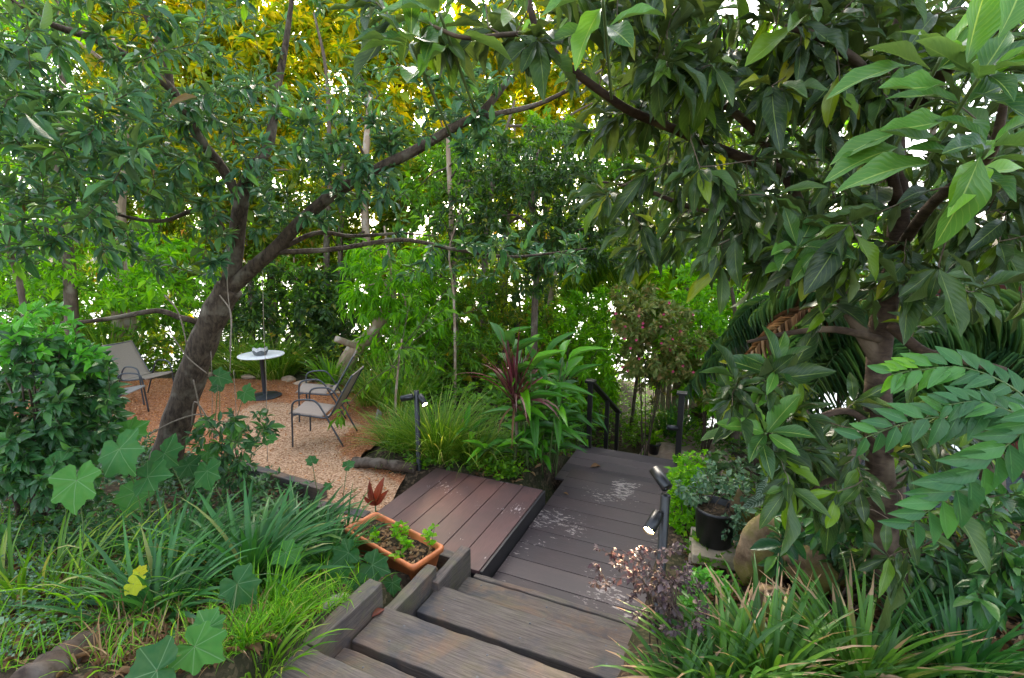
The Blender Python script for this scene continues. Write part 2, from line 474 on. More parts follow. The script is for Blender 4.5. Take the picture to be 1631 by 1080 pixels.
def gravel_mat():
    m = N('gravel_surface'); o = m.obj()
    v = m.vor(o, 62, out='Color'); sp = m.n('ShaderNodeSeparateColor'); m.put(sp.inputs[0], v)
    d = m.vor(o, 62)
    z = m.noise(o, .75, 4, .6, .3); z2 = m.noise(o, 3.5, 4)
    tan = m.ramp(sp.outputs[0], [(0, (.2, .1, .052)), (.5, (.42, .245, .135)), (1, (.62, .41, .26))])
    red = m.ramp(sp.outputs[1], [(0, (.14, .045, .02)), (.5, (.36, .13, .05)), (1, (.52, .24, .11))])
    mk = m.attr('rnd').outputs['Fac']
    f = m.ramp(m.math('ADD', m.math('MULTIPLY', m.math('SUBTRACT', z2, .5), .7), mk), [(.42, 0), (.6, 1)])
    chip = m.math('GREATER_THAN', sp.outputs[2], m.math('SUBTRACT', 1.12, m.math('MULTIPLY', f, 1.0)))
    col = m.mix(m.math('MAXIMUM', m.math('MULTIPLY', chip, .9), m.math('MULTIPLY', f, .55)), tan, red)
    return m.done(m.pbr(col, .9, m.bump(m.math('SUBTRACT', 1, d), .8, .012), spec=.2))
def stone_mat(name, c1, c2, moss, amt):
    m = N(name); o = m.obj()
    a = m.noise(o, 7, 7, .68, .3); b = m.noise(o, 3, 4); g = m.noise(o, 60, 3)
    col = m.mix(m.ramp(a, [(.32, 0), (.68, 1)]), c1, c2)
    col = m.mix(m.ramp(b, [(amt, 0), (amt + .13, .85)]), col, moss)
    return m.done(m.pbr(col, .9, m.bump(m.math('ADD', a, m.math('MULTIPLY', g, .3)), .8, .02), spec=.2))
def sling_mat(name, c):
    m = N(name); uv = m.obj()
    w = m.n('ShaderNodeTexWave', wave_type='BANDS', bands_direction='X'); m.put(w.inputs['Scale'], 90); m.put(w.inputs['Vector'], uv)
    w2 = m.n('ShaderNodeTexNoise'); m.put(w2.inputs['Scale'], 220); m.put(w2.inputs['Vector'], uv)
    col = m.mix(m.math('MULTIPLY', w.outputs['Fac'], .35), c, tuple(q * .55 for q in c[:3]) + (1,))
    col = m.mix(m.ramp(w2.outputs[0], [(.4, .35), (.6, 0)]), col, tuple(q * .5 for q in c[:3]) + (1,))
    return m.done(m.pbr(col, .75, spec=.3))
def emit_mat(name, col, st):
    m = N(name); e = m.n('ShaderNodeEmission'); m.put(e.inputs[0], col); m.put(e.inputs[1], st)
    return m.done(e.outputs[0])
def water_mat():
    m = N('water_surface'); o = m.obj(); n = m.noise(m.scale(o, (1, .4, 1)), 1.2, 4)
    return m.done(m.pbr((.03, .05, .055, 1), .2, m.bump(n, .15, .05), spec=.6))

M = {}
M['deck_plum'] = deck_mat('plum_decking', (.07, .03, .027, 1), (.155, .075, .066, 1), (.5, .42, .4, 1), .705, .42)
M['deck_grey'] = deck_mat('slate_plum_decking', (.024, .014, .014, 1), (.07, .046, .046, 1), (.31, .26, .23, 1), .64, .36)
M['deck_far'] = deck_mat('far_slate_decking', (.026, .018, .019, 1), (.075, .055, .057, 1), (.3, .26, .24, 1), .95, .33)
M['fascia'] = plain('dark_fascia', (.03, .026, .026, 1), .55, bump=.2)
M['sleeper'] = sleeper_mat('weathered_sleeper')
M['soil'] = soil_mat(); M['gravel'] = gravel_mat()
M['black'] = plain('black_powder_coat', (.012, .012, .013, 1), .38, var=.2)
M['rail'] = plain('dark_brown_rail', (.014, .011, .01, 1), .45, var=.3)
M['terracotta'] = plain('terracotta_plastic', (.68, .2, .06, 1), .5, var=.22, sc=9, bump=.15)
M['pot_black'] = plain('black_plastic_pot', (.016, .016, .018, 1), .42, var=.3, sc=14)
M['brown_pot'] = plain('brown_pot', (.09, .04, .028, 1), .6)
M['mix'] = soil_mat()
M['block'] = stone_mat('pale_masonry', (.3, .24, .16, 1), (.46, .38, .27, 1), (.2, .17, .07, 1), .55)
M['rock'] = stone_mat('mossy_sandstone', (.11, .068, .04, 1), (.36, .25, .14, 1), (.17, .15, .03, 1), .44)
M['kerbstone'] = stone_mat('lichen_stone', (.17, .15, .12, 1), (.36, .33, .27, 1), (.12, .14, .06, 1), .55)
M['flat_stone'] = stone_mat('sandstone_edge', (.3, .19, .12, 1), (.55, .4, .28, 1), (.2, .19, .09, 1), .6)
M['frame'] = plain('grey_metal', (.085, .09, .1, 1), .38, metal=.5, var=.1)
M['sling'] = sling_mat('taupe_sling', (.34, .27, .215, 1))
M['sling_grey'] = sling_mat('grey_sling', (.27, .24, .22, 1))
M['table_top'] = plain('white_laminate', (.72, .71, .69, 1), .35, var=.05)
M['table_metal'] = plain('charcoal_metal', (.045, .05, .058, 1), .45, metal=.3)
M['bowl'] = plain('grey_concrete', (.12, .125, .13, 1), .7); M['bowl_pale'] = plain('white_concrete', (.62, .6, .58, 1), .7)
M['lamp_face'] = emit_mat('warm_lamp_face', (1, .66, .32, 1), 30)
M['log'] = bark_mat('log_bark', (.035, .024, .017, 1), (.12, .082, .055, 1), (.16, .13, .1, 1), 20, 1)
M['bark_left'] = bark_mat('grey_brown_bark', (.022, .014, .009, 1), (.13, .092, .062, 1), (.2, .17, .125, 1), 30, .35, 1.0)
M['bark_right'] = bark_mat('smooth_tan_bark', (.024, .014, .009, 1), (.085, .054, .035, 1), (.16, .115, .075, 1), 11, 3.2, .5)
M['bark_pale'] = bark_mat('pale_bark', (.2, .13, .085, 1), (.42, .3, .2, 1), (.5, .43, .34, 1), 9, .2, .4)
M['bark_mid'] = bark_mat('mid_bark', (.06, .042, .03, 1), (.18, .13, .09, 1), (.22, .19, .14, 1), 16, .3)
M['twig'] = bark_mat('twig_bark', (.045, .03, .02, 1), (.12, .085, .06, 1), None, 30, 1)
M['twig_dry'] = bark_mat('dry_twig', (.16, .12, .085, 1), (.36, .29, .22, 1), None, 30, 1)
M['stem_green'] = plain('green_stem', (.09, .14, .035, 1), .5)
M['brick'] = plain('dark_red_cladding', (.16, .035, .022, 1), .7, var=.3)
M['roof'] = plain('grey_roofing', (.12, .12, .125, 1), .6)
M['white_paint'] = plain('white_paint', (.75, .75, .74, 1), .5, var=.05)
M['fence'] = plain('dark_fence_paling', (.035, .026, .02, 1), .8, var=.3)
M['pale_timber'] = plain('pale_timber', (.33, .25, .16, 1), .8, var=.25, sc=12, bump=.3)
M['paver'] = stone_mat('pink_paver', (.3, .19, .16, 1), (.5, .36, .31, 1), (.16, .18, .08, 1), .6)
M['water'] = water_mat()
# leaves: colour by a random number each leaf carries
M['l_left'] = leaf_mat('dark_bluish_leaf', [(0, (.022, .062, .03)), (.5, (.045, .115, .05)), (.84, (.085, .18, .06)), (.92, (.12, .24, .04)), (.985, (.14, .22, .04)), (1, (.15, .07, .04))], (.12, .2, .1, 1), .03, .36, .25, 9, (.075, .12, .065, 1))
M['l_right'] = leaf_mat('broad_evergreen_leaf', [(0, (.014, .03, .012)), (.5, (.028, .056, .02)), (.82, (.05, .095, .026)), (.95, (.12, .2, .03)), (1, (.25, .25, .05))], (.26, .34, .08, 1), .03, .38, .22, 11, (.08, .11, .05, 1))
M['l_fresh'] = leaf_mat('fresh_green_leaf', [(0, (.025, .065, .022)), (.45, (.055, .125, .035)), (.8, (.1, .21, .05)), (1, (.17, .31, .06))], (.4, .5, .12, 1), .035, .33, .25, 11, (.13, .2, .08, 1))
M['l_sun_glow'] = leaf_mat('sun_glow_leaf', [(0, (.13, .24, .04)), (.4, (.3, .36, .07)), (.75, (.7, .6, .09)), (1, (.8, .56, .09))], None, .03, .5, .6, tcol=(1.2, 1.25, .75, 1))  # gold stands for low sun glowing through the canopy, put into the leaf colour
M['l_olive'] = leaf_mat('olive_leaf', [(0, (.05, .09, .018)), (.6, (.115, .17, .03)), (.9, (.22, .26, .035)), (1, (.3, .16, .05))], None, .03, .5, .5)
M['l_dark'] = leaf_mat('dark_forest_leaf', [(0, (.018, .042, .014)), (.6, (.04, .085, .024)), (.93, (.075, .14, .03)), (1, (.17, .16, .035))], None, .03, .45, .3)
M['l_mid'] = leaf_mat('mid_green_leaf', [(0, (.05, .115, .02)), (.6, (.1, .21, .035)), (1, (.18, .32, .04))], None, .03, .45, .45)
M['l_bright'] = leaf_mat('bright_green_leaf', [(0, (.075, .19, .02)), (.6, (.15, .33, .03)), (1, (.27, .47, .04))], None, .03, .45, .5)
M['l_privet'] = leaf_mat('glossy_shrub_leaf', [(0, (.018, .055, .022)), (.6, (.035, .1, .035)), (.9, (.06, .15, .04)), (1, (.1, .2, .04))], (.1, .2, .07, 1), .03, .34, .25, 6, (.07, .12, .06, 1))
M['l_shoot'] = leaf_mat('young_shoot_leaf', [(0, (.06, .2, .04)), (1, (.13, .34, .06))], (.2, .4, .1, 1), .03, .36, .35, 6)
M['l_lomandra'] = leaf_mat('strap_grass', [(0, (.045, .11, .018)), (.5, (.105, .2, .035)), (.9, (.22, .3, .07)), (1, (.38, .33, .15))], None, .03, .45, .3)
M['l_liriope'] = leaf_mat('strap_leaf_bluish', [(0, (.022, .075, .024)), (.6, (.045, .135, .04)), (.95, (.07, .17, .05)), (1, (.22, .2, .08))], (.09, .19, .08, 1), .02, .35, .22, 0.0)
M['l_liriope_tip'] = leaf_mat('strap_leaf_dry_tip', [(0, (.035, .085, .024)), (.6, (.07, .16, .04)), (.95, (.12, .22, .05)), (1, (.26, .22, .08))], (.12, .22, .08, 1), .02, .4, .25, 0.0, tip=(.36, .23, .13, 1))
M['l_grass'] = leaf_mat('lawn_grass', [(0, (.06, .16, .015)), (.6, (.13, .29, .025)), (.92, (.22, .4, .04)), (1, (.4, .34, .15))], None, .03, .5, .4)
M['l_lobed'] = leaf_mat('lobed_vine_leaf', [(0, (.02, .06, .02)), (.6, (.036, .105, .033)), (.9, (.06, .155, .035)), (1, (.1, .22, .035))], (.17, .27, .13, 1), .03, .55, .2, kind='lobed', back=(.08, .13, .07, 1), spec=.18)
M['l_yellow'] = leaf_mat('yellow_leaf', [(0, (.22, .3, .02)), (.5, (.4, .4, .02)), (1, (.5, .4, .03))], None, .03, .5, .35)
M['l_ginger'] = leaf_mat('ginger_leaf', [(0, (.03, .1, .02)), (.6, (.065, .19, .03)), (1, (.14, .33, .035))], (.12, .25, .08, 1), .035, .33, .3, 14, (.06, .13, .04, 1))
M['l_cordyline'] = leaf_mat('burgundy_leaf', [(0, (.05, .014, .02)), (.5, (.12, .034, .045)), (.85, (.22, .08, .09)), (1, (.36, .25, .2))], (.16, .07, .06, 1), .05, .4, .2, 0.0, tcol=(1.6, .8, .7, 1))
M['l_canna'] = leaf_mat('red_brown_leaf', [(0, (.1, .03, .024)), (1, (.2, .055, .035))], (.3, .12, .08, 1), .05, .42, .35, 12, tcol=(1.9, .8, .6, 1))
M['l_rose'] = leaf_mat('smoky_purple_leaf', [(0, (.03, .017, .022)), (.6, (.075, .05, .056)), (.85, (.15, .11, .112)), (1, (.24, .19, .17))], None, .03, .45, .3, tcol=(1.3, 1, 1, 1))
M['l_curry'] = leaf_mat('pinnate_leaflet', [(0, (.032, .085, .036)), (.6, (.055, .135, .055)), (.85, (.09, .21, .06)), (1, (.15, .31, .055))], (.12, .28, .09, 1), .035, .36, .3, 10, (.06, .14, .05, 1))
M['l_stripe'] = leaf_mat('silver_striped_leaf', [(0, (.03, .06, .032)), (1, (.05, .09, .045))], (.3, .38, .3, 1), .03, .42, .2, kind='stripe', back=(.1, .03, .04, 1))
M['l_silver'] = leaf_mat('small_grey_green_leaf', [(0, (.05, .11, .06)), (.6, (.1, .17, .1)), (1, (.22, .3, .2))], None, .03, .3, .25)
M['l_palm'] = leaf_mat('palm_leaflet', [(0, (.02, .05, .025)), (.6, (.045, .095, .04)), (1, (.1, .15, .06))], None, .03, .36, .25)
M['l_palm_pale'] = leaf_mat('palm_leaflet_light', [(0, (.06, .13, .02)), (.6, (.13, .22, .03)), (1, (.26, .3, .06))], None, .03, .4, .5)  # paler, yellower green than the other palms
M['l_dry'] = leaf_mat('dry_leaf', [(0, (.07, .04, .025)), (.5, (.17, .1, .06)), (.9, (.3, .2, .12)), (1, (.42, .32, .22))], None, .03, .8, .15, tcol=(1, .8, .6, 1), spec=.2)
M['l_azalea'] = leaf_mat('bronze_small_leaf', [(0, (.09, .13, .04)), (.6, (.19, .22, .075)), (.9, (.3, .26, .12)), (1, (.36, .22, .12))], None, .03, .5, .3)
M['pink'] = plain('pink_petal', (.6, .06, .14, 1), .5)
M['lilac'] = plain('lilac_petal', (.45, .38, .62, 1), .5)
M['chips'] = leaf_mat('bark_chips', [(0, (.12, .04, .018)), (.5, (.34, .125, .05)), (.85, (.5, .23, .11)), (1, (.66, .46, .3))], None, .03, .9, .0, spec=.15)

# ================================================================== setting
def grid_axis(lo, hi, fine, far):
    a = list(np.arange(lo, hi + 1e-6, fine)); s = fine
    x = hi
    while x < far: s *= 1.22; x += s; a.append(x)
    s = fine; x = lo
    while x > -far: s *= 1.22; x -= s; a.insert(0, x)
    return np.array(a)
xs = grid_axis(-9, 6, .11, 1500); ys = grid_axis(-1.5, 13, .11, 1500)
def inside(x, y, poly):
    c = np.zeros(np.shape(x), bool); n = len(poly)
    for k in range(n):
        (x1, y1), (x2, y2) = poly[k], poly[(k + 1) % n]
        c ^= ((y1 > y) != (y2 > y)) & (x < (x2 - x1) * (y - y1) / (y2 - y1 + 1e-12) + x1)
    return c
gp = np.array([W(3.22, -3.04)[:2], W(4.36, -3.05)[:2], (-1.95, 5.68), (-1.75, 6.5), (-1.8, 7.4), (-2.4, 8.5), (-3.3, 9.15), (-4.6, 9.5), (-6.2, 9.6), (-8.4, 9.4), (-9.2, 8.0), (-7.8, 6.6), (-6.0, 6.3), (-4.4, 6.05), W(3.62, -5.3)[:2], W(3.5, -3.8)[:2]])
X, Y = np.meshgrid(xs, ys, indexing='ij')
Z = hz(X, Y)
cg = gp.mean(0); Z = np.where(inside(X, Y, cg + (gp - cg) * 1.02), np.minimum(Z, -.015) - .04, Z)
nx, ny = len(xs), len(ys)
i = np.arange(nx - 1)[:, None] * ny; j = np.arange(ny - 1)[None]
g = MB(); g.add(np.stack([X, Y, Z], -1).reshape(-1, 3), np.stack([i + j, i + ny + j, i + ny + j + 1, i + j + 1], -1).reshape(-1, 4))
tag(g.build('ground', M['soil']), None, None, kind='structure')
w = MB(); w.add([(-900, 30, -10.4), (900, 30, -10.4), (900, 1200, -10.4), (-900, 1200, -10.4)], [(0, 1, 2, 3)])
tag(w.build('water', M['water']), None, None, kind='structure')

def tanmask(x, y):      # 0 = bare tan gravel, 1 = covered in brown chips
    px = np.stack([x, y], -1)
    track = np.array([(-1.6, 4.7), (-2.6, 5.6), (-3.2, 6.7), (-3.7, 7.3)])
    d = np.full(np.shape(x), 9.0)
    for a, b in zip(track, track[1:]):
        t = np.clip(((px - a) @ (b - a)) / ((b - a) @ (b - a)), 0, 1)
        d = np.minimum(d, np.linalg.norm(px - a - t[..., None] * (b - a), axis=-1))
    return sst(d + .22 * np.sin(x * 3.1 + 2 * np.sin(y * 2.3)), .25, 1.15)
gx = np.arange(-9.4, -1.2, .06); gy = np.arange(4.2, 9.8, .06)
GX, GY = np.meshgrid(gx, gy, indexing='ij')
GZ = .012 * np.sin(GX * 5 + 2 * np.sin(GY * 3)) + .008 * np.sin(GY * 9 + GX * 4) + .01 + rng.normal(0, .002, GX.shape)
n2 = len(gy)
i = np.arange(len(gx) - 1)[:, None] * n2; j = np.arange(n2 - 1)[None]
ff = np.stack([i + j, i + n2 + j, i + n2 + j + 1, i + j + 1], -1).reshape(-1, 4)
cen = np.stack([GX, GY], -1).reshape(-1, 2)[ff].mean(1)
ff = ff[inside(cen[:, 0], cen[:, 1], gp)]
g = MB(); g.add(np.stack([GX, GY, GZ], -1).reshape(-1, 3), ff, None, None, tanmask(GX, GY).ravel())
tag(g.build('gravel', M['gravel']), None, None, kind='structure')
# loose chips
n = 26000
cx = rng.uniform(-9.2, -1.3, n); cy = rng.uniform(4.3, 9.6, n)
ok = inside(cx, cy, gp) & (rng.uniform(0, 1, n) < .2 + .8 * tanmask(cx, cy)); cx, cy = cx[ok], cy[ok]; n = len(cx)
lc = LC(); az = rng.uniform(0, 6.28, n)
lc.add(np.stack([cx, cy, .02 + rng.uniform(0, .015, n)], -1), np.stack([np.cos(az), np.sin(az), rng.normal(0, .3, n)], -1), np.stack([rng.normal(0, .4, n), rng.normal(0, .4, n), np.ones(n)], -1), rng.uniform(.015, .042, n), rng.uniform(.007, .018, n), rng.uniform(0, 1, n))
g = MB(); lc.into(g, [leaf_tpl(2, 'strap', .1, .05)])
tag(g.build('mulch_chips', M['chips']), 'brown bark chips strewn over the tan gravel', 'bark chips', kind='stuff')

# ------------------------------------------------------------------ decks and steps (frame of the path: x across, y along)
def deck_thing(name, label, cat, loc=(0, 0, 0)):
    return thing(name, label, cat, loc, -A)
def board(mb, x0, x1, y0, y1, z0, z1, along='x', bev=.004, r=None):
    r = rng.uniform(0, 1) if r is None else r
    k = MB(); k.box(x0, x1, y0, y1, z0, z1, bev)
    v = np.concatenate(k.v); o = rng.uniform(0, 40, 2)
    uv = (v[:, [0, 1]] if along == 'x' else v[:, [1, 0]]).copy()
    uv[:, 1] = uv[:, 1] + v[:, 2]
    mb.add(v, np.concatenate(k.f4) if k.f4 else None, np.concatenate(k.f3) if k.f3 else None, uv + o, r)

t = deck_thing('deck', 'plum brown raised timber platform beside the planter with boards running away from the camera', 'deck')
b = MB(); x = -3.02
edges = np.linspace(-3.02, -1.675, 7)
for k in range(6): board(b, edges[k] + .004, edges[k + 1] - .004, 3.115, 4.58, .015, .05, 'y')
b.build('deck_boards', M['deck_plum'], t, True, False)
b = MB(); b.box(-1.672, -1.65, 3.12, 4.585, -.14, .046, .003); b.build('fascia', M['fascia'], t, True, False)
b = MB(); b.box(-3.0, -1.69, 4.583, 4.6, -.12, .044, .003); b.build('fascia', M['fascia'], t, True, False)
b = MB()
for xx in (-2.95, -2.3, -1.75): b.box(xx - .03, xx + .03, 3.15, 4.55, -.14, .013, .002)
b.build('joist', M['fascia'], t, True, False)

def cross_deck(label, y0, y1, z, x0, x1, n, mat):
    t = deck_thing('deck', label, 'deck')
    b = MB(); e = np.linspace(y0, y1, n + 1)
    for k in range(n): board(b, x0 + rng.uniform(-.004, .004), x1, e[k] + .003, e[k + 1] - .003, z - .03, z, 'x')
    b.build('deck_boards', mat, t, True, False)
    b = MB(); b.box(x0, x1, y1 - .025, y1 - .004, z - .17, z - .031, .002); b.build('fascia', M['fascia'], t, True, False)
    b = MB(); b.box(x1 - .003, x1 + .018, y0, y1, z - .16, z - .004, .002); b.build('fascia', M['fascia'], t, True, False)
    return t
cross_deck('dark slate plum deck with flaking pale paint at the foot of the sleeper steps', 3.12, 5.52, -.1, -1.64, -.33, 10, M['deck_grey'])
cross_deck('lower dark deck section one step down between the two rail posts', 5.5, 6.66, -.255, -1.86, -.42, 5, M['deck_far'])

def rough_timber(mb, x0, x1, y0, y1, z0, z1, along, r):
    """a sawn sleeper with slightly wandering, worn edges"""
    if along == 'x': L0, L1, a0, a1 = x0, x1, y0, y1
    else: L0, L1, a0, a1 = y0, y1, x0, x1
    c = .007; n = 40
    sec = []
    m1 = 7
    for t_ in np.linspace(a0 + c, a1 - c, m1): sec.append((t_, z1))
    sec += [(a1 - c * .3, z1 - c * .3), (a1, z1 - c)] + [(a1, z) for z in np.linspace(z1 - .03, z0 + c, 4)] + [(a1 - c, z0), (a0 + c, z0)] + [(a0, z) for z in np.linspace(z0 + c, z1 - .03, 4)] + [(a0, z1 - c), (a0 + c * .3, z1 - c * .3)]
    sec = np.array(sec); m = len(sec); s = np.concatenate([[L0], np.linspace(L0 + .012, L1 - .012, n - 2), [L1]])
    ph = rng.uniform(0, 6, 4)
    V = np.zeros((n, m, 3)); U = np.zeros((n, m, 2)); ca, cz = (a0 + a1) / 2, (z0 + z1) / 2
    oy = rng.uniform(0, 30)
    for i_, l in enumerate(s):
        sh = .985 if i_ in (0, n - 1) else 1.0
        q = sec.copy(); q[:, 0] = ca + (q[:, 0] - ca) * (1 - (1 - sh) * .12); q[:, 1] = cz + (q[:, 1] - cz) * (1 - (1 - sh) * .2)
        edge = (np.abs(q[:, 0] - ca) > (a1 - a0) / 2 - c * 1.2)
        q[:, 0] += edge * np.sign(q[:, 0] - ca) * (.003 * math.sin(l * 9 + ph[0]) + .002 * math.sin(l * 31 + ph[1]) - .002)
        top = q[:, 1] > z1 - c * 1.1
        q[:, 1] += top * (.0022 * np.sin(l * 6 + ph[2] + q[:, 0] * 22) - .0015 + .0015 * np.sin(q[:, 0] * 90 + ph[3] + .4 * math.sin(l * 5)))
        V[i_, :, 2] = q[:, 1]
        if along == 'x': V[i_, :, 0] = l; V[i_, :, 1] = q[:, 0]
        else: V[i_, :, 1] = l; V[i_, :, 0] = q[:, 0]
        per = np.concatenate([[0], np.cumsum(np.linalg.norm(np.diff(sec, axis=0), axis=1))])
        U[i_, :, 0] = l + oy; U[i_, :, 1] = per + oy * .7
    i = np.arange(n - 1)[:, None] * m; j = np.arange(m)[None]; k = (j + 1) % m
    f = np.stack([i + j, i + k, i + m + k, i + m + j], -1).reshape(-1, 4)
    if along == 'x': f = f[:, ::-1]
    v = V.reshape(-1, 3); u = U.reshape(-1, 2)
    e0 = V[0].mean(0); e1 = V[-1].mean(0); v = np.vstack([v, e0, e1]); u = np.vstack([u, [oy, oy], [oy, oy]])
    f3 = [(n * m, q_, (q_ + 1) % m) for q_ in range(m)] + [(n * m + 1, (n - 1) * m + (q_ + 1) % m, (n - 1) * m + q_) for q_ in range(m)]
    mb.add(v, f, f3, u, r)
def sleeper(x0, x1, y0, y1, z0, z1, label, r, group, along='x'):
    t = MB(); k = MB()
    nseg = 14
    # slightly wandering edges
    rough_timber(t, x0, x1, y0, y1, z0, z1, along, r)
    o = t.build('timber_sleeper', M['sleeper'], None, True, False)
    o.rotation_euler = (0, 0, -A)
    if along == 'x' and y1 - y0 > .24:
        for fx in (.12, .5, .86):
            for fy in (.25, .74):
                k = MB(); k.lathe([(.007, -.004), (.007, .0012), (.005, .002), (0, .0005)], (x0 + (x1 - x0) * (fx + rng.normal(0, .01)), y0 + (y1 - y0) * (fy + rng.normal(0, .03)), z1), 10)
                c = k.build('screw', M['frame'], None, True); c.parent = o
    return tag(o, label, 'sleeper', group)
ST = 'sleepers forming the steps'
sleeper(-1.74, -.36, 2.79, 3.055, -.1, .03, 'lowest wide step sleeper, meeting the flaking deck', .25, ST)
sleeper(-1.70, -.36, 3.06, 3.112, -.1, .034, 'narrow timber strip between lowest step and the flaking deck', .3, ST)
sleeper(-1.78, -.33, 2.41, 2.70, .1, .185, 'second step sleeper from the deck with warm brown patches', .2, ST)
sleeper(-1.80, -.33, 2.16, 2.375, .05, .165, 'dark lower timber behind the second step, mostly under the third', .2, ST)
sleeper(-1.87, -.3, 1.90, 2.21, .26, .345, 'third step sleeper from the deck, under the red fallen leaf', .3, ST)
sleeper(-1.89, -.3, 1.60, 1.865, .2, .325, 'pale lower timber between the third step and the nearest step', .45, ST)
sleeper(-2.12, -.25, 1.33, 1.645, .42, .50, 'nearest step sleeper at the bottom edge of the photo', .35, ST)
sleeper(-2.0, -.25, 1.0, 1.3, .40, .485, 'lower timber behind the nearest step, nearest the camera', .3, ST)
sleeper(-1.83, -1.745, 2.63, 3.10, -.1, .25, 'upright cheek sleeper between the planter and the plum platform', .75, 'cheek sleepers beside the steps', 'y')
sleeper(-1.885, -1.80, 2.20, 2.695, .0, .33, 'upright cheek sleeper right in front of the terracotta planter', .7, 'cheek sleepers beside the steps', 'y')
sleeper(-2.0, -1.895, 1.655, 2.215, .15, .5, 'upright mossy cheek sleeper beside the lichen kerb stone', 1.0, 'cheek sleepers beside the steps', 'y')
sleeper(-2.35, -1.85, 3.11, 3.2, -.1, .1, 'short timber under the right end of the terracotta planter', .9, 'cheek sleepers beside the steps')
# timber edging of the gravel
def edging(p, q, h, d, label):
    p = np.asarray(p); q = np.asarray(q); L = np.linalg.norm(q - p)
    t = MB(); board(t, 0, L, -d / 2, d / 2, -.12, h, 'x', .01, .3)
    o = t.build('timber_edging', M['sleeper'], None, True, False)
    o.location = (p[0], p[1], 0.0); o.rotation_euler = (0, 0, math.atan2(q[1] - p[1], q[0] - p[0]))
    tag(o, label, 'edging', 'timbers edging the gravel')
edging(W(3.62, -5.2)[:2], W(3.56, -3.76)[:2], .13, .1, 'dark timber edging the gravel behind the strap leaves')
edging(W(3.42, -3.72)[:2], W(3.46, -3.1)[:2], .03, .12, 'short low timber at the gravel corner beside the planter')
edging((-6.6, 6.75), (-5.3, 6.45), .18, .12, 'dark timber edging under the left shrub by the chair')
# kerb stone
def rock(name, label, cat, c, sz, mat, rz=0, group=None, seed=0, sub=4, rough=.16, flat=.0):
    r2 = np.random.default_rng(seed)
    bm = bmesh.new(); bmesh.ops.create_icosphere(bm, subdivisions=sub, radius=1)
    pl = unit(r2.normal(0, 1, (20, 3))); h = r2.uniform(.46, .86, 20)
    fr = r2.normal(0, 2.2, (6, 3)); ph = r2.uniform(0, 6, 6)
    for v in bm.verts:
        p = np.array(v.co)
        s = min(1.0, min((hh / max(p @ q, 1e-3)) if p @ q > .2 else 9 for q, hh in zip(pl, h)))
        p = p * s
        p = p * (1 + rough * .3 * sum(math.sin(f @ p * 2.2 + q) for f, q in zip(fr, ph)) / 2 + r2.normal(0, .012))
        v.co = p
    k = MB(); k.bm(bm)
    V = k.v[0] * np.array(sz)
    ca, sa = math.cos(rz), math.sin(rz)
    V = np.stack([V[:, 0] * ca - V[:, 1] * sa, V[:, 0] * sa + V[:, 1] * ca, V[:, 2]], -1)
    k.v[0] = V
    o = k.build(name, mat, None, True, True); o.location = tuple(float(q) for q in c)
    return tag(o, label, cat, group)
c = W(1.93, -2.09, .42)
rock('kerb_stone', 'long grey lichen covered kerb stone behind the mossy cheek sleeper', 'stone', c, (.085, .34, .12), M['kerbstone'], -A + .06, None, 3, 4, .1)

# terracotta trough
def trough():
    c = W(2.84, -2.3, .17)
    t = thing('planter_trough', 'long orange terracotta coloured trough with seedlings in dark potting mix', 'planter', c, -A - R(13))
    L, D, Hh = .42, .165, .185
    def ring(l, d, z, n=6, cr=.035):
        p = []
        for sx, sy, a0 in ((1, 1, 0), (-1, 1, 90), (-1, -1, 180), (1, -1, 270)):
            for k in range(n):
                a = R(a0 + 90 * k / (n - 1)); p.append((sx * (l - cr) + cr * math.cos(a), sy * (d - cr) + cr * math.sin(a), z))
        return p
    prof = [(L - .05, D - .04, 0), (L - .018, D - .018, Hh - .045), (L - .012, D - .012, Hh - .043), (L, D, Hh - .04), (L + .002, D + .002, Hh - .008), (L - .005, D - .005, Hh), (L - .02, D - .02, Hh), (L - .028, D - .028, Hh - .01), (L - .04, D - .04, .05)]
    rings = [ring(l, d, z) for l, d, z in prof]; m = len(rings[0])
    v = [q for r in rings for q in r]; f = []
    for k in range(len(rings) - 1):
        for i in range(m): f.append((k * m + i, k * m + (i + 1) % m, (k + 1) * m + (i + 1) % m, (k + 1) * m + i))
    b = MB(); b.add(v, f); b.build('trough_shell', M['terracotta'], t, True)
    s = MB(); n = 26
    gx, gy = np.meshgrid(np.linspace(-L + .033, L - .033, n), np.linspace(-D + .033, D - .033, 12), indexing='ij')
    gz = Hh - .05 + rng.normal(0, .006, gx.shape)
    i = np.arange(n - 1)[:, None] * 12; j = np.arange(11)[None]
    s.add(np.stack([gx, gy, gz], -1).reshape(-1, 3), np.stack([i + j, i + 12 + j, i + 13 + j, i + j + 1], -1).reshape(-1, 4))
    s.build('potting_mix', M['mix'], t, True)
    lc = LC(); k = 150
    lc.add(np.stack([rng.uniform(-L + .05, L - .05, k), rng.uniform(-D + .05, D - .05, k), np.full(k, Hh - .035)], -1), np.concatenate([rng.normal(0, 1, (k, 2)), rng.normal(0, .25, (k, 1))], 1), np.concatenate([rng.normal(0, .4, (k, 2)), np.ones((k, 1))], 1), rng.uniform(.02, .075, k), rng.uniform(.012, .03, k), rng.uniform(.2, 1, k))
    q = MB(); lc.into(q, [leaf_tpl(3, 'ellip', .2, .2, .05)]); q.build('mulch', M['l_dry'], t, True)['kind'] = 'stuff'
    return t
trough()
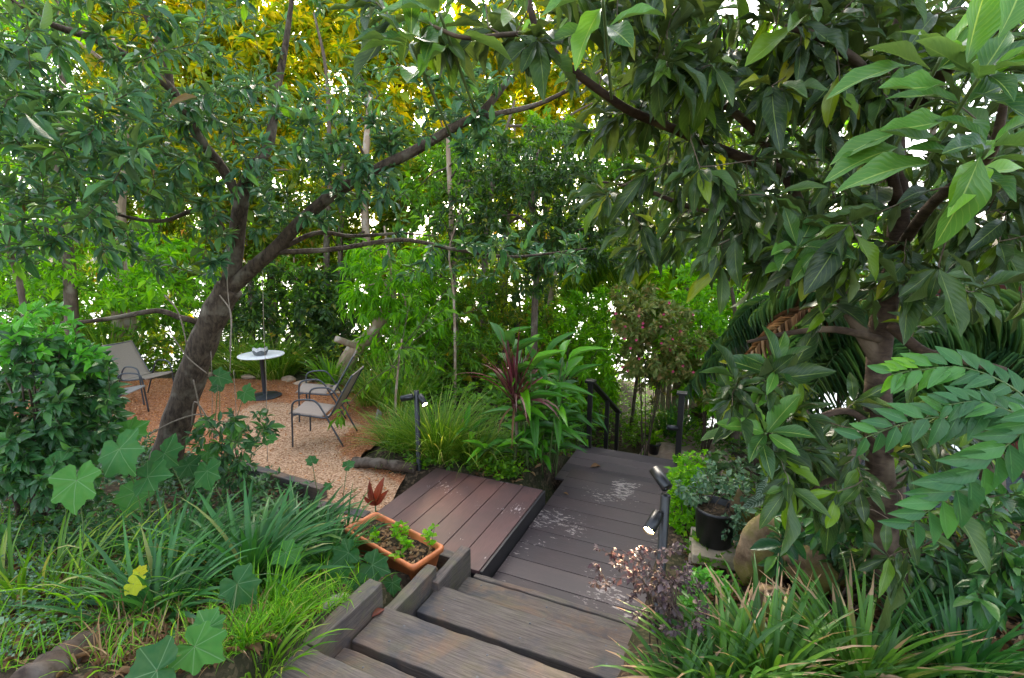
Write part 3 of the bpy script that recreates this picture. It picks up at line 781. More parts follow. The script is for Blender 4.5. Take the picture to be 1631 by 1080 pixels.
# seedlings in the trough
def seedling(p, h, k, label, lean=0):
    t = thing('seedling', label, 'plant', p, 0, 'seedlings in the terracotta trough')
    st = MB(); lc = LC()
    for q in range(k):
        e = np.asarray(p) + np.array([rng.normal(0, .05), rng.normal(0, .05), h * rng.uniform(.6, 1)])
        pts = smooth_path([p, (np.asarray(p) + e) / 2 + rng.normal(0, .012, 3), e], 4)
        st.tube(pts, .0022, 5); on_twig(lc, pts, 7, .04, .75, 70, .3, .1, 1.4, (.2, 1), 3)
    st.build('stem', M['stem_green'], t)
    f = MB(); lc.into(f, [leaf_tpl(3, 'ovate', .15, .15)]); f.build('foliage', M['l_bright'], t)
def trough_pt(a, b):
    c = np.array(W(2.84, -2.3, .17)); r = -A - R(13)
    return c + np.array([a * math.cos(r) - b * math.sin(r), a * math.sin(r) + b * math.cos(r), .13])
seedling(trough_pt(.02, .03), .13, 5, 'bushiest seedling in the middle of the terracotta trough')
seedling(trough_pt(.3, .1), .2, 3, 'tallest thin seedling at the far right corner of the trough')
seedling(trough_pt(.16, -.02), .08, 4, 'low seedling between the bushy one and the right end of the trough')
seedling(trough_pt(-.08, -.06), .07, 2, 'tiny seedling at the front left of the terracotta trough')

# chairs
def make_chair(label, loc, rz, sling):
    t = thing('garden_chair', label, 'chair', loc, rz, 'metal sling chairs round the gravel')
    for s in (-1, 1):
        x = .29 * s
        p = smooth_path([(x, .30, 0), (x * .985, .285, .3), (x * .97, .275, .5), (x * .965, .25, .6), (x * .96, .17, .638), (x * .96, .02, .64), (x * .965, -.06, .60), (x * .98, -.14, .47), (x, -.37, 0)], 6)
        b = MB(); b.tube(p, .0125, 8); b.build('side_frame', M['frame'], t, True)
        p = smooth_path([(.25 * s, .3, .445), (.25 * s, .1, .415), (.25 * s, -.12, .385), (.25 * s, -.2, .41), (.25 * s, -.27, .52), (.25 * s, -.42, .78), (.25 * s, -.52, .95)], 6)
        b = MB(); b.tube(p, .012, 8); b.build('seat_rail', M['frame'], t, True)
        b = MB(); b.tube([(.25 * s, .24, .43), (.283 * s, .28, .42)], .009, 6); b.build('bracket', M['frame'], t, True)
        b = MB(); b.tube([(.25 * s, -.2, .41), (.283 * s, -.17, .415)], .009, 6); b.build('bracket', M['frame'], t, True)
    b = MB(); b.tube([(-.25, .25, .425), (.25, .25, .425)], .01, 8); b.build('cross_bar', M['frame'], t, True)
    b = MB(); b.tube([(-.25, -.15, .385), (.25, -.15, .385)], .01, 8); b.build('cross_bar', M['frame'], t, True)
    b = MB(); b.tube([(-.25, -.52, .95), (.25, -.52, .95)], .012, 8); b.build('top_bar', M['frame'], t, True)
    def sheet(prof, name):
        prof = smooth_path(prof, 5); xs = np.linspace(-.245, .245, 9); v = []; n = len(xs)
        for k, (y, z) in enumerate(prof[:, :2]):
            sag = .018 * math.sin(math.pi * k / (len(prof) - 1))
            for x in xs: v.append((x, y - 0, z - sag * (1 - (x / .245) ** 2)))
        f = [(k * n + i, k * n + i + 1, (k + 1) * n + i + 1, (k + 1) * n + i) for k in range(len(prof) - 1) for i in range(n - 1)]
        b = MB(); b.add(v, f); o = b.build(name, sling, t, True)
        md = o.modifiers.new('thick', 'SOLIDIFY'); md.thickness = .005
    sheet([(.33, .43, 0), (.305, .457, 0), (.1, .428, 0), (-.1, .397, 0)], 'seat')
    sheet([(-.15, .393, 0), (-.205, .42, 0), (-.272, .53, 0), (-.42, .785, 0), (-.515, .955, 0), (-.535, .955, 0)], 'backrest')
    return t
def zg(x, y): return float(max(hz(x, y), 0.0))
make_chair('nearest sling chair at the right of the gravel, seen side on', (-2.6, 6.4, .018), R(90), M['sling'])
make_chair('sling chair behind the nearest one, turned slightly, beside the gnarled trunk', (-2.98, 7.4, .018), R(102), M['sling'])
make_chair('taupe sling chair behind the leaning tree trunk, backrest fully visible', (-6.35, 8.2, .018), R(-106), M['sling'])
make_chair('grey sling chair half hidden by the glossy shrub on the left', (-6.1, 7.2, .018), R(-84), M['sling_grey'])

# table
t = thing('cafe_table', 'round white topped pedestal table with charcoal base on the gravel', 'table', (-4.38, 8.36, .02))
b = MB(); b.lathe([(0, .735), (.36, .735), (.372, .738), (.375, .748), (.37, .757), (.36, .76), (0, .76)], sides=48); b.build('tabletop', M['table_top'], t, True)
b = MB(); b.lathe([(.036, .02), (.036, .70), (.12, .722), (.13, .734), (0, .734)], sides=20); b.build('pedestal', M['table_metal'], t, True)
b = MB(); b.lathe([(0, 0), (.27, 0), (.275, .006), (.265, .016), (.06, .026), (.04, .04), (0, .04)], sides=40); b.build('base', M['table_metal'], t, True)
t = thing('bowl_planter', 'faceted grey bowl with white zigzag rim and succulents on the white table', 'planter', (-4.36, 8.3, .781))
v = []; f = []
for k in range(12):
    a = 2 * math.pi * k / 12
    for r_, z in ((.095, 0), (.125, .07 if k % 2 else .1), (.118, .15 if k % 2 == 0 else .13), (.108, .15 if k % 2 == 0 else .13), (.085, .09)): v.append((r_ * math.cos(a), r_ * math.sin(a), z))
lo = [(k * 5, ((k + 1) % 12) * 5, ((k + 1) % 12) * 5 + 1, k * 5 + 1) for k in range(12)]
hi = [(k * 5 + q, ((k + 1) % 12) * 5 + q, ((k + 1) % 12) * 5 + q + 1, k * 5 + q + 1) for k in range(12) for q in (1, 2, 3)]
b = MB(); b.add(v, lo); b.build('bowl', M['bowl'], t, True, False)
b = MB(); b.add(v, hi); b.build('bowl_rim', M['bowl_pale'], t, True, False)
lc = LC(); k = 90
pp = np.stack([rng.uniform(-.1, .1, k), rng.uniform(-.1, .1, k), rng.uniform(.1, .15, k)], -1)
lc.add(pp, np.stack([rng.normal(0, 1, k), rng.normal(0, 1, k), rng.uniform(.3, 1, k)], -1), np.tile([0, 0, 1.0], (k, 1)), rng.uniform(.05, .1, k), rng.uniform(.018, .03, k), rng.uniform(0, 1, k))
b = MB(); lc.into(b, [leaf_tpl(3, 'obov', .2, -.2)]); b.build('succulents', M['l_mid'], t, True)

# lamps
def head(t, name, p, d, L=.145, r=.036, lit=False):
    p = np.asarray(p); d = unit(d)
    k = MB(); k.lathe([(0, 0), (r * .8, 0), (r, .006), (r, L), (r * .93, L), (r * .9, L - .022), (r * .9, L - .03)] + ([] if lit else [(0, L - .03)]), sides=24)
    q = Vector(d).to_track_quat('Z', 'Y').to_matrix()
    k.v[0] = k.v[0] @ np.array(q).T + p
    o = k.build(name, M['black'], t, True)
    k = MB(); a = np.linspace(0, 2 * math.pi, 24, endpoint=False)
    v = np.vstack([np.stack([r * .92 * np.cos(a), r * .92 * np.sin(a), np.full(24, L - .016)], -1), [[0, 0, L - .012]]]) @ np.array(q).T + p
    k.add(v, None, [(i, (i + 1) % 24, 24) for i in range(24)])
    if lit:
        l = k.build('lamp_face', M['lamp_face'], None, True); l.parent = o
    return o
def lamp(label, loc, h, r, heads):
    t = thing('garden_lamp', label, 'lamp', loc, 0, 'black twin spot lamps on posts')
    b = MB(); b.lathe([(r * 1.5, 0), (r * 1.5, .012), (r, .014), (r, h - .004), (r * .9, h), (0, h)], sides=24); b.build('post', M['black'], t, True)
    for p, d, lit in heads:
        p = np.asarray(p); a = MB(); a.tube([(0, 0, p[2] - .008), p + unit(d) * .03], .009, 8); a.build('bracket', M['black'], t, True)
        head(t, 'spotlight', p - unit(d) * .01, d, lit=lit)
    return t
pl = G(668, 752, 0.0)
lamp('black post lamp by the plum platform, before the grass tussock, right spot lit', pl, 1.0, .03, [((-.045, -.01, .93), (-1, -.12, -.16), False), ((.045, -.015, .94), (.5, -.62, -.6), True)])
tl = P(1060, 788, 2.78)
base = np.array([tl[0], tl[1], float(hz(tl[0], tl[1]))])
hh = tl[2] - base[2]
lamp('black post lamp beside the pot, nearest the camera, glowing towards the deck', base, hh, .029, [((.01, .02, hh + .04), (-.25, .55, .35), False), ((-.05, -.03, hh - .115), (-.62, -.72, -.42), True)])
def spot(loc, aim, e):
    l = bpy.data.lights.new('lamp_beam', 'SPOT'); l.energy = e; l.spot_size = R(70); l.spot_blend = .6; l.shadow_soft_size = .03; l.color = (1, .76, .5)
    o = bpy.data.objects.new('lamp_beam', l); C.objects.link(o); o.location = loc
    o.rotation_euler = Vector(aim).to_track_quat('-Z', 'Y').to_euler(); return o
d1 = unit([.5, -.62, -.6]); spot(tuple(np.array(pl) + [.045, -.015, .94] + d1 * .15), d1, 3.5)
d2 = unit([-.62, -.72, -.42]); spot(tuple(base + [-.05, -.03, hh - .115] + d2 * .15), d2, 9)

# handrails
def rail_post(mb, x, y, z0, z1, s=.034):
    mb.box(x - s, x + s, y - s, y + s, z0, z1, .004)
t = thing('stair_handrail', 'dark brown handrail with three posts descending at the left of the lower deck', 'handrail', (0, 0, 0), -A)
pts = [(-1.72, 6.62, -.27, .72), (-1.72, 7.75, -.95, .13), (-1.72, 8.62, -1.5, -.36)]
for x, y, a, z in pts:
    b = MB(); rail_post(b, x, y, a, z - .005, .032); b.build('post', M['rail'], t, True, False)
b = MB(); b.box(-1.79, -1.65, 6.55, 6.69, .72, .757, .005); b.build('post_cap', M['rail'], t, True, False)
b = MB(); b.box(-1.765, -1.675, 6.58, 6.66, -.252, -.235, .002); b.build('base_plate', M['black'], t, True, False)
b = MB(); k = MB(); L = math.hypot(2.1, 1.12); k.box(-.05, .05, 0, L, 0, .036, .005)
for v in k.v:
    an = math.atan2(-1.12, 2.1); y = v[:, 1] * math.cos(an) - v[:, 2] * math.sin(an); z = v[:, 1] * math.sin(an) + v[:, 2] * math.cos(an)
    v[:, 1] = y + 6.65; v[:, 2] = z + .70; v[:, 0] -= 1.72
k.build('top_rail', M['rail'], t, True, False)
t = thing('rail_post', 'dark brown capped post with a small black spotlight at the right of the lower deck', 'post', (0, 0, 0), -A)
q = UV(*P(1086, 630, 6.2)[:2]); yy, xx = q
b = MB(); rail_post(b, xx, yy, -.5, P(1092, 628, 6.2)[2], .036); b.build('post', M['rail'], t, True, False)
zt = P(1092, 628, 6.2)[2]
b = MB(); b.box(xx - .065, xx + .065, yy - .065, yy + .065, zt + .001, zt + .03, .005); b.build('post_cap', M['rail'], t, True, False)
head(t, 'spotlight', (xx - .01, yy - .04, zt - .46), (-1, -.25, .05), .15, .034)
# stairs going down beyond the lower deck
t = deck_thing('stair_flight', 'dark stairs going down beyond the lower deck between the rail posts', 'stairs')
for k in range(4):
    b = MB(); board(b, -1.8, -.45, 6.68 + .33 * k, 6.98 + .33 * k, -.46 - .17 * k, -.42 - .17 * k); b.build('tread', M['deck_grey'], t, True, False)

# black pot on masonry
pz = 3.82
pb = P(1137, 862, pz)
t = thing('nursery_pot', 'big black plastic pot of grey green small leaves standing on pale masonry', 'pot', pb)
r1, r0, hp = .185, .145, .33
b = MB(); b.lathe([(0, 0), (r0 - .01, 0), (r0, .01), (r1 - .014, hp - .03), (r1 - .012, hp - .03), (r1, hp - .026), (r1 + .002, hp - .006), (r1 - .005, hp), (r1 - .018, hp), (r1 - .024, hp - .012), (r1 - .045, hp * .6)], sides=36); b.build('pot_shell', M['pot_black'], t, True)
b = MB(); b.lathe([(0, hp - .05), (.08, hp - .045), (r1 - .03, hp - .06)], sides=24); b.build('potting_mix', M['mix'], t, True)
def masonry(name, label, c, sx, sy, z0, z1, rz):
    k = MB(); k.box(-sx, sx, -sy, sy, z0, z1, .012)
    o = k.build(name, M['block'], None, True, False); o.location = (float(c[0]), float(c[1]), 0.0); o.rotation_euler = (0, 0, rz)
    return tag(o, label, 'block', 'masonry under the black pot')
masonry('masonry_block', 'pale flat masonry slab directly under the black pot', pb + np.array([.0, -.03, 0]), .19, .22, pb[2] - .085, pb[2] - .002, -A + .1)
masonry('masonry_block', 'darker masonry block underneath the pale slab and black pot', pb + np.array([-.03, .02, 0]), .16, .17, pb[2] - .34, pb[2] - .088, -A + .06)

# rocks on the right
def rk(px, py, Y, sz, rz, label, seed, mat='rock'):
    p = P(px, py, Y); return rock('garden_rock', label, 'rock', p, sz, M[mat], rz, 'rocks beside the pot', seed, 4, .14)
rk(1215, 880, 3.35, (.36, .26, .3), .4, 'large mossy yellow sandstone rock right of the black pot', 5)
rk(1180, 812, 3.85, (.13, .11, .3), .2, 'upright mossy rock just behind the right rim of the black pot', 8)
rk(1300, 905, 3.1, (.28, .22, .2), -.3, 'brown rock between the mossy sandstone and the smooth trunk', 12)
rk(1230, 955, 2.8, (.26, .18, .15), .2, 'low rock half buried behind the dry tipped strap leaves', 15)

# stones edging the far side of the gravel
cols = [(395, 603), (425, 600), (455, 607), (480, 612), (520, 622), (548, 628), (350, 600), (320, 600)]
where = ['behind the table base', 'left of the table base', 'right of the table base', 'beyond the table base to its right', 'between table and chairs', 'just left of the chairs', 'seen right of the leaning trunk', 'against the leaning trunk']
for k, (px, py) in enumerate(cols):
    p = G(px, py, .03); p = p * [1, 1, 0] + [0, .15, .03]
    rock('edging_stone', 'flat sandstone edging the gravel, ' + where[k], 'stone', p, (rng.uniform(.2, .3), rng.uniform(.12, .18), rng.uniform(.06, .11)), M['flat_stone'], rng.uniform(-.5, .5), 'stones edging the gravel', 30 + k, 3)
p = G(604, 662, .1)
rock('edging_stone', 'upright pale stone at the right edge of the gravel behind the tussock', 'stone', p, (.07, .06, .17), M['kerbstone'], 0, 'stones edging the gravel', 50, 3)
# log
t = thing('timber_log', 'short dark weathered log lying on the gravel left of the post lamp', 'log', G(565, 735, .06))
a0, a1 = G(563, 736, .07), G(662, 746, .07)
pts = smooth_path([a0, a0 * .6 + a1 * .4 + [0, 0, .015], a1], 8)
b = MB(); b.tube(pts, .062 + .007 * np.sin(np.arange(len(pts)) * 1.7), 14); b.build('log_body', M['log'], t)

# gnarled pale trunk with a sawn stub
t = thing('gnarled_trunk', 'pale gnarled leaning trunk with a sawn off stub behind the chairs', 'tree', P(540, 640, 9.3))
pts = smooth_path([P(528, 640, 9.3), P(545, 598, 9.3), P(562, 560, 9.3), P(590, 535, 9.4), P(612, 500, 9.5), P(620, 450, 9.6)], 7)
b = MB(); b.tube(pts, np.linspace(.19, .1, len(pts)) * (1 + .06 * np.sin(np.arange(len(pts)) * 1.3)), 14); b.build('trunk', M['bark_pale'], t)
pts = smooth_path([P(578, 556, 9.3), P(558, 548, 9.15), P(534, 539, 9.0)], 4)
b = MB(); b.tube(pts, [.06 + 0 * k for k in range(len(pts) - 1)] + [.056], 12); b.build('stub', M['bark_pale'], t)

# things low down in the far garden
def low_pot(px, py, u, label, mat, s):
    z = float(hz(*W(u, 0)[:2]));
    p = P(px, py, 8.8); z = float(hz(p[0], p[1])); k = (H - z)
    p = G(px, py, z)
    t = thing('plant_pot', label, 'pot', (p[0], p[1], z), 0, 'small pots in the lower garden')
    b = MB(); b.lathe([(0, 0), (.7 * s, 0), (s * .96, 1.5 * s), (s * 1.08, 1.5 * s), (s * 1.1, 1.75 * s), (s, 1.78 * s), (s * .93, 1.6 * s), (0, 1.5 * s)], sides=20); b.build('pot_shell', mat, t, True)
    lc = LC(); k = 40; c = np.array([p[0], p[1], z + 1.6 * s])
    d = np.stack([rng.normal(0, .6, k), rng.normal(0, .6, k), rng.uniform(.4, 1.2, k)], -1)
    lc.add(np.tile(c, (k, 1)) + rng.normal(0, .03, (k, 3)), d, np.tile([0, -.3, 1.0], (k, 1)), rng.uniform(.12, .3, k), rng.uniform(.03, .06, k), rng.uniform(0, 1, k))
    b = MB(); lc.into(b, [leaf_tpl(3, 'lanc', .15, .3)]); b.build('foliage', M['l_mid'], t)
low_pot(1041, 722, 9, 'black pot just beyond the end of the lower deck', M['pot_black'], .13)
low_pot(1036, 706, 9, 'smaller black pot farther off beyond the lower deck', M['pot_black'], .12)
low_pot(1112, 676, 9, 'brown bowl shaped pot behind the capped right rail post', M['brown_pot'], .2)
b = MB(); pa = [W(9.4, -1.5), W(9.4, .3), W(12.6, .2), W(12.6, -1.4)]
v = []
for a in np.linspace(0, 1, 12):
    for q in np.linspace(0, 1, 8):
        p = (np.array(pa[0]) * (1 - q) + np.array(pa[1]) * q) * (1 - a) + (np.array(pa[3]) * (1 - q) + np.array(pa[2]) * q) * a
        v.append((p[0], p[1], float(hz(p[0], p[1])) + .02))
b.add(v, [(k * 8 + i, k * 8 + i + 1, (k + 1) * 8 + i + 1, (k + 1) * 8 + i) for k in range(11) for i in range(7)])
tag(b.build('path', M['paver']), None, None, kind='structure')
t = deck_thing('garden_bed_wall', 'low pale timber bed wall of upright palings in the lower garden', 'wall')
b = MB()
for k in range(16):
    x = -1.6 + k * .14; b.box(x, x + .13, 12.75 + rng.uniform(-.01, .01), 12.79, -1.6, -.72 + rng.uniform(-.03, .03), .006)
b.build('paling', M['pale_timber'], t, True, False)
b = MB(); b.box(-1.7, .75, 12.72, 12.84, -.70, -.64, .01); b.build('capping', M['pale_timber'], t, True, False)
tb = W(9.3, -.55, 0); z = float(hz(tb[0], tb[1]))
k = MB(); k.box(-.5, .1, 9.1, 9.25, -1.5, -1.2, .01); o = k.build('timber_edging', M['pale_timber'], None, True, False); o.rotation_euler = (0, 0, -A)
tag(o, 'pale timber edging block at the foot of the stairs beside the black pot', 'edging', 'timbers in the lower garden')
q = W(13.4, -.3, -.6); rock('garden_boulder', 'pale cream boulder behind the palings in the lower garden', 'rock', q, (.8, .4, .3), M['kerbstone'], -.3, None, 70, 3)

# dark paling fence far behind the table
t = thing('paling_fence', 'dark brown paling fence far behind the table among the shrubs', 'fence', (-5, 16.2, -2.6))
b = MB()
for k in range(40):
    x = -4 + k * .2; b.box(x, x + .18, -.01, .012, -1.0, 1.75 + rng.uniform(-.03, .03), .004)
b.build('palings', M['fence'], t, True, False)
b = MB(); b.box(-4, 4, .014, .07, .2, .3, .01); b.box(-4, 4, .014, .07, 1.2, 1.3, .01); b.build('fence_rail', M['fence'], t, True, False)

# neighbour's building to the right
t = thing('neighbour_house', 'dark red slatted building glimpsed through the leaves at the far right', 'house', (8.6, 6.6, 0.6), R(-62))
b = MB()
for k in range(13): b.box(-3.2, 3.2, -.02, .02, -1.2 + k * .22, -1.2 + k * .22 + .195, .006)
b.build('wall', M['brick'], t, True, False)
b = MB(); b.box(-3.4, 3.4, -.5, 3, 1.75, 1.9, .02); r_ = b.build('roof', M['roof'], t, True, False)
b = MB(); b.box(-3.45, 3.45, -.62, -.5, 1.7, 1.82, .02); g_ = b.build('gutter', M['white_paint'], None, True, False); g_.parent = r_
for x in (-1.6, 1.0):
    w_ = MB(); w_.box(x - .5, x + .5, -.06, -.022, .1, 1.2, .008); w_ = w_.build('window', M['white_paint'], t, True, False)
    k = MB(); k.box(x - .43, x + .43, -.075, -.062, .17, 1.13, .002); pn = k.build('pane', M['water'], None, True, False); pn.parent = w_
b = MB(); b.box(-3.3, 3.3, .03, 2.8, -1.3, 1.74, .01); b.build('back_walls', M['roof'], t, True, False)
t = thing('pool', 'small light reflecting pool with a brown timber edge at the far right', 'pool', (5.7, 4.7, -.12), R(-40))
b = MB(); v = [(-1.7, -.9, 0), (1.7, -.9, 0), (1.7, .9, 0), (-1.7, .9, 0)]; b.add(v, [(0, 1, 2, 3)]); b.build('pool_water', M['water'], t, True)
b = MB(); b.box(-1.9, 1.9, -1.1, -.9, -.5, .06, .01); b.box(-1.9, 1.9, .9, 1.1, -.5, .06, .01); b.box(-1.9, -1.7, -.9, .9, -.5, .06, .01); b.box(1.7, 1.9, -.9, .9, -.5, .06, .01); b.build('pool_edge', M['log'], t, True, False)
# ================================================================== vegetation
T_ELL = [leaf_tpl(5, 'ellip', .14, c, .02, p) for c, p in ((.1, 0), (.25, 1), (-.05, 2), (.35, 3))]
T_OBO = [leaf_tpl(10, ('obov', 'ellip')[int(p) % 2], .12, c, w_ * .8, p, tw) for c, w_, p, tw in ((.12, .05, 0, .03), (.3, .06, 1.5, -.05), (-.06, .07, 3, .06), (.45, .05, 4, 0), (.2, .09, 5, -.08))]
T_LAN = [leaf_tpl(4, 'lanc', .12, c, .02, p) for c, p in ((.15, 0), (.4, 1), (0, 2))]
T_SML = [leaf_tpl(2, 'ellip', .15, c) for c in (.1, .3)]
T_SLA = [leaf_tpl(2, 'lanc', .12, c) for c in (.15, .45)]
T_OVA = [leaf_tpl(4, 'ovate', .16, c) for c in (.05, .2, .35)]
T_LOB = [lobed_tpl(.14, .2), lobed_tpl(.08, .42), lobed_tpl(.26, .1), lobed_tpl(.18, .34)]

def tree(name, label, cat, base, limbs, tips, mats, leaf, group=None, tw_leaf=8, sides=10, tip_names=('trunk', 'crown'), step=.18, arch=.12, r_k=.011, jit=.08, extra=None):
    """limbs: list of (points, radii), the first is the trunk. leaf: dict for on_twig plus tpls"""
    t = thing(name, label, cat, base, 0, group)
    tr = MB()
    for k, (pts, r) in enumerate(limbs): tr.tube(pts, r, sides if k == 0 else max(6, sides - 2))
    tr.build(tip_names[0], mats[0], t)
    tw = grow(limbs, tips, step, .0025, r_k, arch, jit)
    b = MB(); lc = LC()
    for pts, r in tw:
        b.tube(pts, r, 5, False)
        on_twig(lc, pts, tw_leaf, **{k: v for k, v in leaf.items() if k != 'tpls'})
    tw_o = b.build('branches', mats[1], t)
    f = MB(); lc.into(f, leaf['tpls'])
    cr = f.build(tip_names[1], mats[2], t)
    return t, tw, lc.count()

def px_limb(pts, n=6, r0=.1, r1=.02):
    p = smooth_path([P(*q) for q in pts], n)
    return p, np.linspace(1, 0, len(p)) ** .8 * (r0 - r1) + r1

total = {}
# ---------------------------------------------------------------- the leaning tree on the left
def left_tree():
    s = 5.2
    trunk = smooth_path([P(248, 800, 5.25), P(262, 740, 5.2), P(280, 680, 5.2), P(302, 610, 5.2), P(322, 550, 5.15), P(345, 495, 5.1), P(366, 458, 5.1)], 6)
    tr = np.linspace(.165, .125, len(trunk)); tr[:5] *= np.linspace(1.25, 1.0, 5)
    limbs = [(trunk, tr * (1 + .05 * np.sin(np.arange(len(trunk)) * 1.1)))]
    limbs.append(px_limb([(362, 468, 5.1), (372, 420, 5.1), (380, 350, 5.05), (388, 305, 5.0), (402, 272, 5.0), (428, 230, 5.1), (440, 150, 5.3), (455, 70, 5.4), (470, -40, 5.5)], 6, 0.092, 0.016))
    limbs.append(px_limb([(384, 320, 5.0), (350, 262, 4.8), (318, 222, 4.6), (275, 145, 4.3), (215, 98, 4.1), (150, 62, 4.0), (85, 40, 3.8), (20, 2, 3.6)], 6, 0.050, 0.014))
    limbs.append(px_limb([(272, 142, 4.3), (262, 85, 4.3), (235, 30, 4.3), (215, -30, 4.4)], 6, 0.032, 0.013))
    limbs.append(px_limb([(366, 462, 5.1), (405, 425, 5.05), (440, 395, 5.0), (480, 352, 4.95), (530, 310, 4.9), (600, 270, 4.8), (660, 240, 4.7), (720, 205, 4.6), (765, 180, 4.6), (800, 140, 4.6), (830, 100, 4.6), (852, 55, 4.6)], 6, 0.078, 0.013))
    limbs.append(px_limb([(740, 192, 4.6), (800, 180, 4.6), (860, 165, 4.6), (920, 135, 4.5), (960, 110, 4.5)], 5, .03, .008))
    limbs.append(px_limb([(432, 402, 5.0), (490, 400, 5.0), (540, 396, 5.0), (640, 382, 5.05), (727, 398, 5.1), (807, 409, 5.2), (873, 404, 5.3), (935, 396, 5.3)], 6, .029, .008))
    limbs.append(px_limb([(420, 412, 5.0), (500, 372, 5.2), (560, 376, 5.3), (640, 372, 5.4), (690, 376, 5.5)], 6, 0.028, 0.006))
    limbs.append(px_limb([(312, 512, 5.1), (285, 505, 5.0), (250, 495, 4.9), (190, 505, 4.8), (140, 512, 4.6), (85, 515, 4.5)], 6, 0.032, 0.013))
    limbs.append(px_limb([(375, 400, 5.05), (330, 335, 4.8), (260, 352, 4.6), (200, 345, 4.4), (130, 320, 4.2)], 6, 0.024, 0.008))
    tips = screen_tips([(-60, 330, -60, 140, 3.2, 4.8, 100), (-60, 240, 140, 330, 3.0, 4.6, 125), (240, 480, 140, 330, 3.6, 5.4, 92), (330, 620, -60, 150, 4.2, 6.0, 48),
                        (480, 640, 150, 330, 4.2, 5.5, 75), (620, 800, 120, 260, 4.2, 5.2, 36), (-60, 200, 330, 420, 3.0, 4.4, 26), (160, 370, 330, 440, 4.0, 5.0, 26),
                        (600, 900, -40, 130, 4.2, 5.5, 30), (390, 560, 330, 385, 4.5, 5.2, 12), (600, 940, 370, 440, 4.8, 5.5, 30)])
    t, tw, n = tree('leaning_tree', 'leaning dark barked tree with forked limbs and bluish oval leaves beside the gravel', 'tree', P(248, 800, 5.25), limbs, tips,
                    (M['bark_left'], M['twig'], M['l_left']), dict(tpls=T_ELL, L=.089, wr=.35, spread=58, droop=.12, end=5, toward=(0, -.35, .1), Lv=.32), tw_leaf=12)
    total['left'] = n
    # dry twigs and strings hanging off the trunk
    b = MB()
    for pts in ([(325, 690, 4.9), (318, 650, 4.8), (308, 605, 4.7)], [(305, 680, 4.9), (310, 640, 4.8), (330, 665, 4.8), (345, 700, 4.7)], [(240, 690, 4.7), (280, 670, 4.7), (318, 660, 4.8), (345, 672, 4.8)], [(350, 470, 4.9), (368, 500, 4.8), (366, 560, 4.8)], [(300, 560, 4.9), (285, 500, 4.8), (262, 470, 4.8)], [(330, 595, 4.9), (300, 570, 4.85), (275, 535, 4.8), (268, 520, 4.8)]):
        b.tube(smooth_path([P(*q) for q in pts], 5), .007, 5)
    b.build('dead_twig', M['twig_dry'], t)
left_tree()

